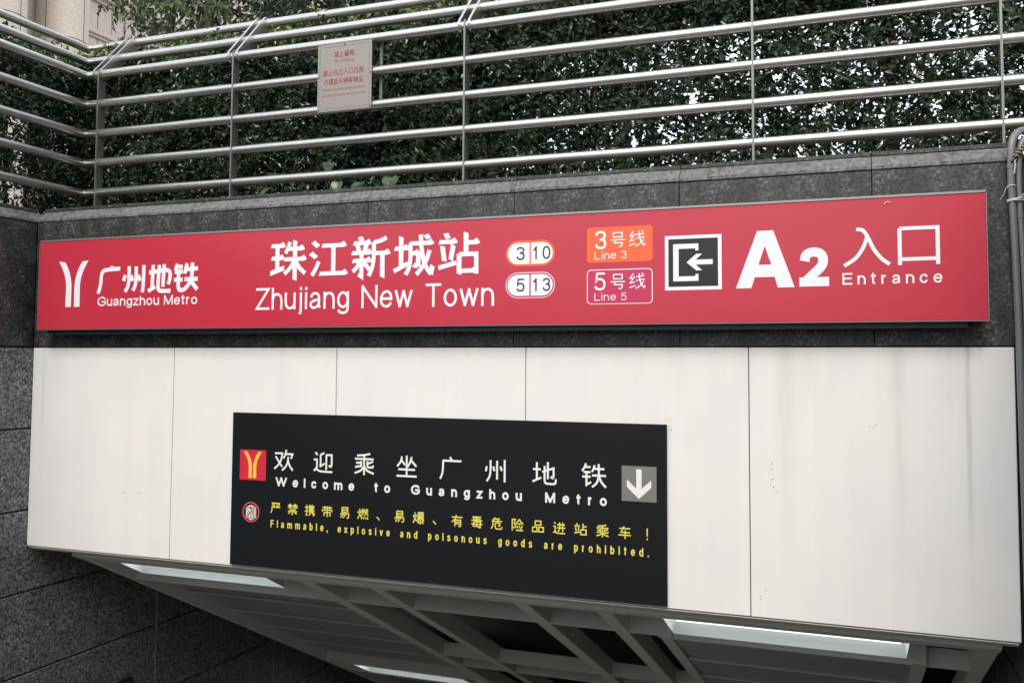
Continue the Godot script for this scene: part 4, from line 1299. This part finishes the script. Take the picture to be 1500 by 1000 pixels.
func build_pipes() -> void:
	var sets := [
		["conduit_pipe", "thicker grey conduit pipe bent over the wall top beside the red sign", 0.0165, [[6.30, 1.03, -0.22], [6.16, 1.03, -0.12], [6.06, 1.018, -0.03], [6.02, 0.985, 0.02], [6.003, 0.945, 0.045], [5.996, 0.89, 0.052], [5.995, 0.75, 0.052], [6.001, 0.55, 0.05], [6.006, 0.33, 0.05], [6.012, 0.0, 0.05], [6.018, -0.7, 0.05], [6.022, -1.45, 0.05], [6.022, -4.0, 0.05]]],
		["conduit_pipe", "thinner grey conduit pipe behind its neighbour at the picture's right edge", 0.0125, [[6.34, 1.00, -0.10], [6.16, 1.0, -0.03], [6.085, 0.985, 0.02], [6.045, 0.945, 0.045], [6.031, 0.89, 0.05], [6.027, 0.80, 0.05], [6.029, 0.62, 0.05], [6.034, 0.45, 0.05], [6.040, 0.2, 0.05], [6.043, -0.1, 0.045], [6.0445, -1.45, 0.045], [6.0445, -4.0, 0.045]]]]
	for s in sets:
		var pts := PackedVector3Array()
		for q in s[3]:
			pts.append(Vector3(q[0], q[1], q[2]))
		var curve := Curve3D.new()
		for i in pts.size():
			var t := Vector3()
			if i > 0 and i < pts.size() - 1:
				var dl := minf(pts[i].distance_to(pts[i - 1]), pts[i].distance_to(pts[i + 1]))
				t = (pts[i + 1] - pts[i - 1]).normalized() * dl / 3.0
			curve.add_point(pts[i], -t, t)
		var path := []
		for q in curve.tessellate(4, 3.0):
			path.append(q)
		var root := thing(s[0], s[1], "pipe", pts[pts.size() - 1], "conduit pipes in the right corner")
		var g := Geo.new()
		g.tube(path, s[2], 12)
		part("pipe", g, M.pipe, root)
		var cl := Geo.new()
		if s[2] > 0.015:
			cl.tube([Vector3(5.9965, 0.842, 0.052), Vector3(5.996, 0.822, 0.052)], 0.0195, 14)
		else:
			cl.tube([Vector3(6.0295, 0.61, 0.05), Vector3(6.030, 0.59, 0.05)], 0.015, 14)
		part("coupling", cl, M.pipe, root)
	# twists of white wire round the pipes
	for w in [[0.735, 0.0185, 0.0, "single twist of pale wire round the thicker pipe", 5.9955, 1], [0.665, 0.021, 0.034, "knotted pale wire tying the two conduit pipes together", 5.997, 3]]:
		var root := thing("wire_tie", w[3], "wire", Vector3(w[4], w[0], 0.052), "wire ties on the conduit pipes")
		var g := Geo.new()
		for k in w[5]:
			var path := []
			for i in 25:
				var t := TAU * i / 24.0
				path.append(Vector3(w[4] + w[2] * 0.5 + (w[1] + w[2] * 0.5) * cos(t), w[0] + k * 0.009 + 0.007 * sin(t + k), 0.052 + w[1] * sin(t)))
			g.tube(path, 0.0032, 6, false)
		part("loop", g, M.tie, root)
		var e := Geo.new()
		e.tube([Vector3(w[4] - 0.012, w[0], 0.072), Vector3(w[4] - 0.026, w[0] - 0.006, 0.078), Vector3(w[4] - 0.036, w[0] - 0.035, 0.078), Vector3(w[4] - 0.052, w[0] - 0.06, 0.076)] if w[5] == 1 else [Vector3(w[4] + 0.03, w[0] + 0.02, 0.072), Vector3(w[4] + 0.045, w[0] + 0.032, 0.078), Vector3(w[4] + 0.055, w[0] + 0.036, 0.078)], 0.0014 if w[5] == 1 else 0.003, 5)
		part("loose_end", e, M.tie, root)
	var cc := thing("coiled_cable", "yellow and black coiled cable between the bent conduit pipes", "cable", Vector3(6.06, 0.9, 0.02))
	var cg := Geo.new()
	var ck := Geo.new()
	var a := Vector3(6.006, 0.865, 0.075)
	var bq := Vector3(6.12, 1.0, 0.05)
	var ax := (bq - a).normalized()
	var u := ax.cross(Vector3.BACK).normalized()
	var vv := ax.cross(u)
	var coil := []
	for i in 121:
		var t := TAU * i / 12.0
		coil.append(a.lerp(bq, i / 120.0) + (u * cos(t) + vv * sin(t)) * 0.010)
	cg.tube(coil, 0.0034, 6)
	part("coil", cg, M.cable_yellow, cc)
	ck.tube([a - ax * 0.02, bq], 0.0065, 8)
	part("core", ck, M.black, cc)
	var tail := Geo.new()
	tail.tube([a, a + Vector3(0.004, -0.03, 0.0), a + Vector3(0.0, -0.07, -0.01)], 0.004, 6)
	part("tail", tail, M.tie, cc)

func build_building() -> void:
	var root := thing("stone_building", "tall beige stone building with round columns beyond the hedge", "building", Vector3(-22.0, STREET, -20.0))
	var XW := -20.5
	var core := Geo.new()
	core.box(Vector3(XW - 6.0, STREET, -60.0), Vector3(XW - 0.05, 24.0, 4.0))
	part("wall_core", core, M.facade_joint, root)
	# cladding in courses between string mouldings
	var courses := [[STREET + 0.02, 3.9], [3.92, 6.6], [6.62, 9.3], [9.32, 10.62], [10.64, 11.75], [12.12, 13.10], [13.75, 15.2], [15.22, 17.5], [17.52, 20.0]]
	for ci in courses.size():
		var z := -13.0
		while z > -40.0:
			if ci < 2 or ci > 7 or z < -34.0:
				var wide := 6.75
				var gg := Geo.new()
				gg.box(Vector3(XW - 0.04, courses[ci][0], z - wide + 0.015), Vector3(XW, courses[ci][1], z), 0.01)
				part("stone_panel", gg, M.facade_stone, root)
				z -= wide
				continue
			var g := Geo.new()
			g.box(Vector3(XW - 0.04, courses[ci][0], z - 0.645), Vector3(XW + rng.randf_range(0.0, 0.006), courses[ci][1], z), 0.012)
			part("stone_panel", g, M.facade_stone, root)
			z -= 0.675
	for mo in [[11.77, 11.86, 0.10], [11.87, 12.02, 0.20], [12.03, 12.10, 0.12], [13.12, 13.22, 0.12], [13.23, 13.45, 0.30], [13.46, 13.60, 0.42], [13.61, 13.73, 0.24]]:
		var g := Geo.new()
		g.box(Vector3(XW - 0.04, mo[0], -60.0), Vector3(XW + mo[2], mo[1], 3.0), 0.015)
		part("moulding", g, M.facade_stone, root)
	# pilaster between the columns
	var pl := Geo.new()
	pl.box(Vector3(XW, STREET, -18.2), Vector3(XW + 0.45, 24.0, -16.6), 0.02)
	part("pilaster", pl, M.facade_stone, root)
	for cz: float in [-18.5, -16.0, -13.5]:
		var col := holder("column", root)
		var cx := -19.47
		var R := 0.82
		var y := STREET
		while y < 23.5:
			# each drum is made of four curved stones
			var y1 := y + 1.62
			for k in 4:
				var g := Geo.new()
				var n := 10
				var t0 := PI * 0.25 + 0.62 + PI * 0.5 * k
				var gap := 0.018
				for i in n:
					var a0 := t0 + gap + (PI * 0.5 - 2 * gap) * i / n
					var a1 := t0 + gap + (PI * 0.5 - 2 * gap) * (i + 1) / n
					var o0 := Vector3(cos(a0), 0, sin(a0))
					var o1 := Vector3(cos(a1), 0, sin(a1))
					var c0 := Vector3(cx, 0, cz)
					var kk := g.v.size()
					g.v.append_array([c0 + o0 * R + Vector3(0, y + 0.016, 0), c0 + o1 * R + Vector3(0, y + 0.016, 0), c0 + o1 * R + Vector3(0, y1 - 0.016, 0), c0 + o0 * R + Vector3(0, y1 - 0.016, 0)])
					g.n.append_array([o0, o1, o1, o0])
					g.ix.append_array([kk, kk + 1, kk + 2, kk, kk + 2, kk + 3])
					for e in [[y + 0.016, Vector3.DOWN], [y1 - 0.016, Vector3.UP]]:
						g.quad(c0 + o0 * R + Vector3(0, e[0], 0), c0 + o1 * R + Vector3(0, e[0], 0), c0 + o1 * (R - 0.05) + Vector3(0, e[0], 0), c0 + o0 * (R - 0.05) + Vector3(0, e[0], 0), e[1])
				part("column_stone", g, M.facade_stone, col)
			y = y1
		var shaft := Geo.new()
		shaft.tube([Vector3(cx, STREET, cz), Vector3(cx, 23.5, cz)], R - 0.035, 32)
		part("shaft", shaft, M.facade_joint, col)

func build_greenery() -> void:
	# clipped hedge in the bed behind the railing; thinner towards the right where the sky shows through
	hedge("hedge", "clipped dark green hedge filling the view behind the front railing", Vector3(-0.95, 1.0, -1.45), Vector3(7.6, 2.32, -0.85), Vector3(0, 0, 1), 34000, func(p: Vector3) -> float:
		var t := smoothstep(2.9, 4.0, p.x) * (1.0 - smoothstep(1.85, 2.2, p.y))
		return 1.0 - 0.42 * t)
	hedge("hedge", "looser hedge behind the railing on the left side of the stairs", Vector3(-1.0, 1.0, -0.9), Vector3(-0.45, 2.27, 3.0), Vector3(1, 0, 0), 10500, func(p: Vector3) -> float:
		return 1.0 - 0.4 * (1.0 - smoothstep(1.5, 2.0, p.y)))
	# trees beyond
	tree("tree", "light green leafy tree overhanging the beige building at the upper left", Vector3(-3.6, STREET, -5.2), [[Vector3(-2.3, 4.55, -4.7), Vector3(1.5, 0.75, 1.1)], [Vector3(-3.3, 5.3, -5.2), Vector3(1.5, 0.9, 1.2)], [Vector3(-1.0, 5.1, -4.9), Vector3(1.4, 0.9, 1.0)]], 0.11, 260, 0.095, 0.45)
	tree("tree", "dark dense tree rising behind the hedge above the steel notice", Vector3(0.6, STREET, -4.2), [[Vector3(0.4, 4.2, -3.6), Vector3(1.5, 0.9, 0.9)], [Vector3(1.6, 3.7, -3.4), Vector3(1.3, 0.9, 0.8)], [Vector3(-0.2, 3.3, -3.9), Vector3(1.2, 0.8, 0.8)], [Vector3(0.9, 5.2, -4.0), Vector3(1.6, 1.0, 1.0)]], 0.06, 560, 0.075, 0.0)
	tree("tree", "dark tree crown behind the hedge between the middle railing posts", Vector3(3.2, STREET, -4.4), [[Vector3(3.1, 3.75, -3.6), Vector3(1.4, 0.8, 0.8)], [Vector3(2.5, 4.7, -4.0), Vector3(1.6, 1.0, 0.9)], [Vector3(4.3, 4.4, -3.9), Vector3(1.3, 0.9, 0.9)]], 0.06, 560, 0.075, 0.0)
	tree("tree", "dark tree crown behind the hedge above the entrance arrow", Vector3(5.6, STREET, -4.2), [[Vector3(5.5, 3.55, -3.3), Vector3(1.3, 0.75, 0.8)], [Vector3(6.6, 3.9, -3.6), Vector3(1.4, 0.9, 0.9)], [Vector3(5.4, 4.7, -3.8), Vector3(1.5, 0.9, 0.9)]], 0.06, 560, 0.075, 0.0)
	# bushes that close the view low behind the hedge on the left
	for s in [[Vector3(0.1, STREET, -2.5), "low dark bush behind the hedge left of the steel notice"], [Vector3(1.7, STREET, -2.5), "low dark bush behind the hedge below the steel notice"], [Vector3(3.0, STREET, -2.6), "low dark bush behind the hedge near the third railing post"], [Vector3(4.5, STREET, -2.7), "low dark bush behind the hedge near the fourth railing post"], [Vector3(6.2, STREET, -2.7), "low dark bush behind the hedge near the bent conduit pipes"]]:
		var b: Vector3 = s[0]
		tree("bush", s[1], b, [[b + Vector3(0, 0.75, 0), Vector3(0.9, 0.75, 0.5)], [b + Vector3(0.4, 1.6, -0.1), Vector3(0.8, 0.65, 0.5)], [b + Vector3(-0.4, 1.5, 0), Vector3(0.8, 0.6, 0.5)]], 0.025, 430 if b.x < 4.0 else 190, 0.06, 0.05, "bushes behind the hedge")
	tree("light_shrub", "pale green shrub glimpsed through gaps in the right half of the hedge", Vector3(5.6, STREET, -6.2), [[Vector3(5.0, 2.5, -6.0), Vector3(0.55, 0.4, 0.4)], [Vector3(6.4, 2.55, -6.2), Vector3(0.5, 0.4, 0.4)], [Vector3(3.9, 2.35, -6.1), Vector3(0.4, 0.35, 0.4)]], 0.03, 300, 0.07, 1.6, "shrubs beyond the hedge")
	# broad leaves pushing through at the foot of the hedge
	broad_plant(Vector3(1.95, 1.02, -0.68), "broad-leaved plant with one tall pale leaf below the steel notice", [[-0.03, 0.27, 0.02, 0.4, 0.10, 0.75], [-0.10, 0.22, 0.02, -0.9, 0.13, 0.5], [0.05, 0.13, 0.03, 0.1, 0.10, 1.1]])
	broad_plant(Vector3(2.22, 1.0, -0.66), "broad-leaved plant with a pale drooping leaf left of the third post", [[-0.03, 0.13, 0.03, -0.2, 0.13, 0.8], [0.05, 0.15, 0.0, 0.9, 0.09, 0.6], [-0.02, 0.22, -0.02, 0.2, 0.10, 0.4]])
	broad_plant(Vector3(2.45, 1.0, -0.66), "broad-leaved plant with a wide heart-shaped leaf near the third post", [[-0.03, 0.15, 0.03, 0.2, 0.13, 0.9], [-0.12, 0.2, 0.0, -0.5, 0.11, 0.5]])
	broad_plant(Vector3(1.48, 1.02, -0.68), "broad-leaved plant at the foot of the second railing post", [[0.0, 0.22, 0.02, 0.7, 0.11, 0.6], [0.09, 0.18, 0.0, 1.2, 0.09, 0.5], [-0.05, 0.12, 0.02, -0.4, 0.11, 0.7]])
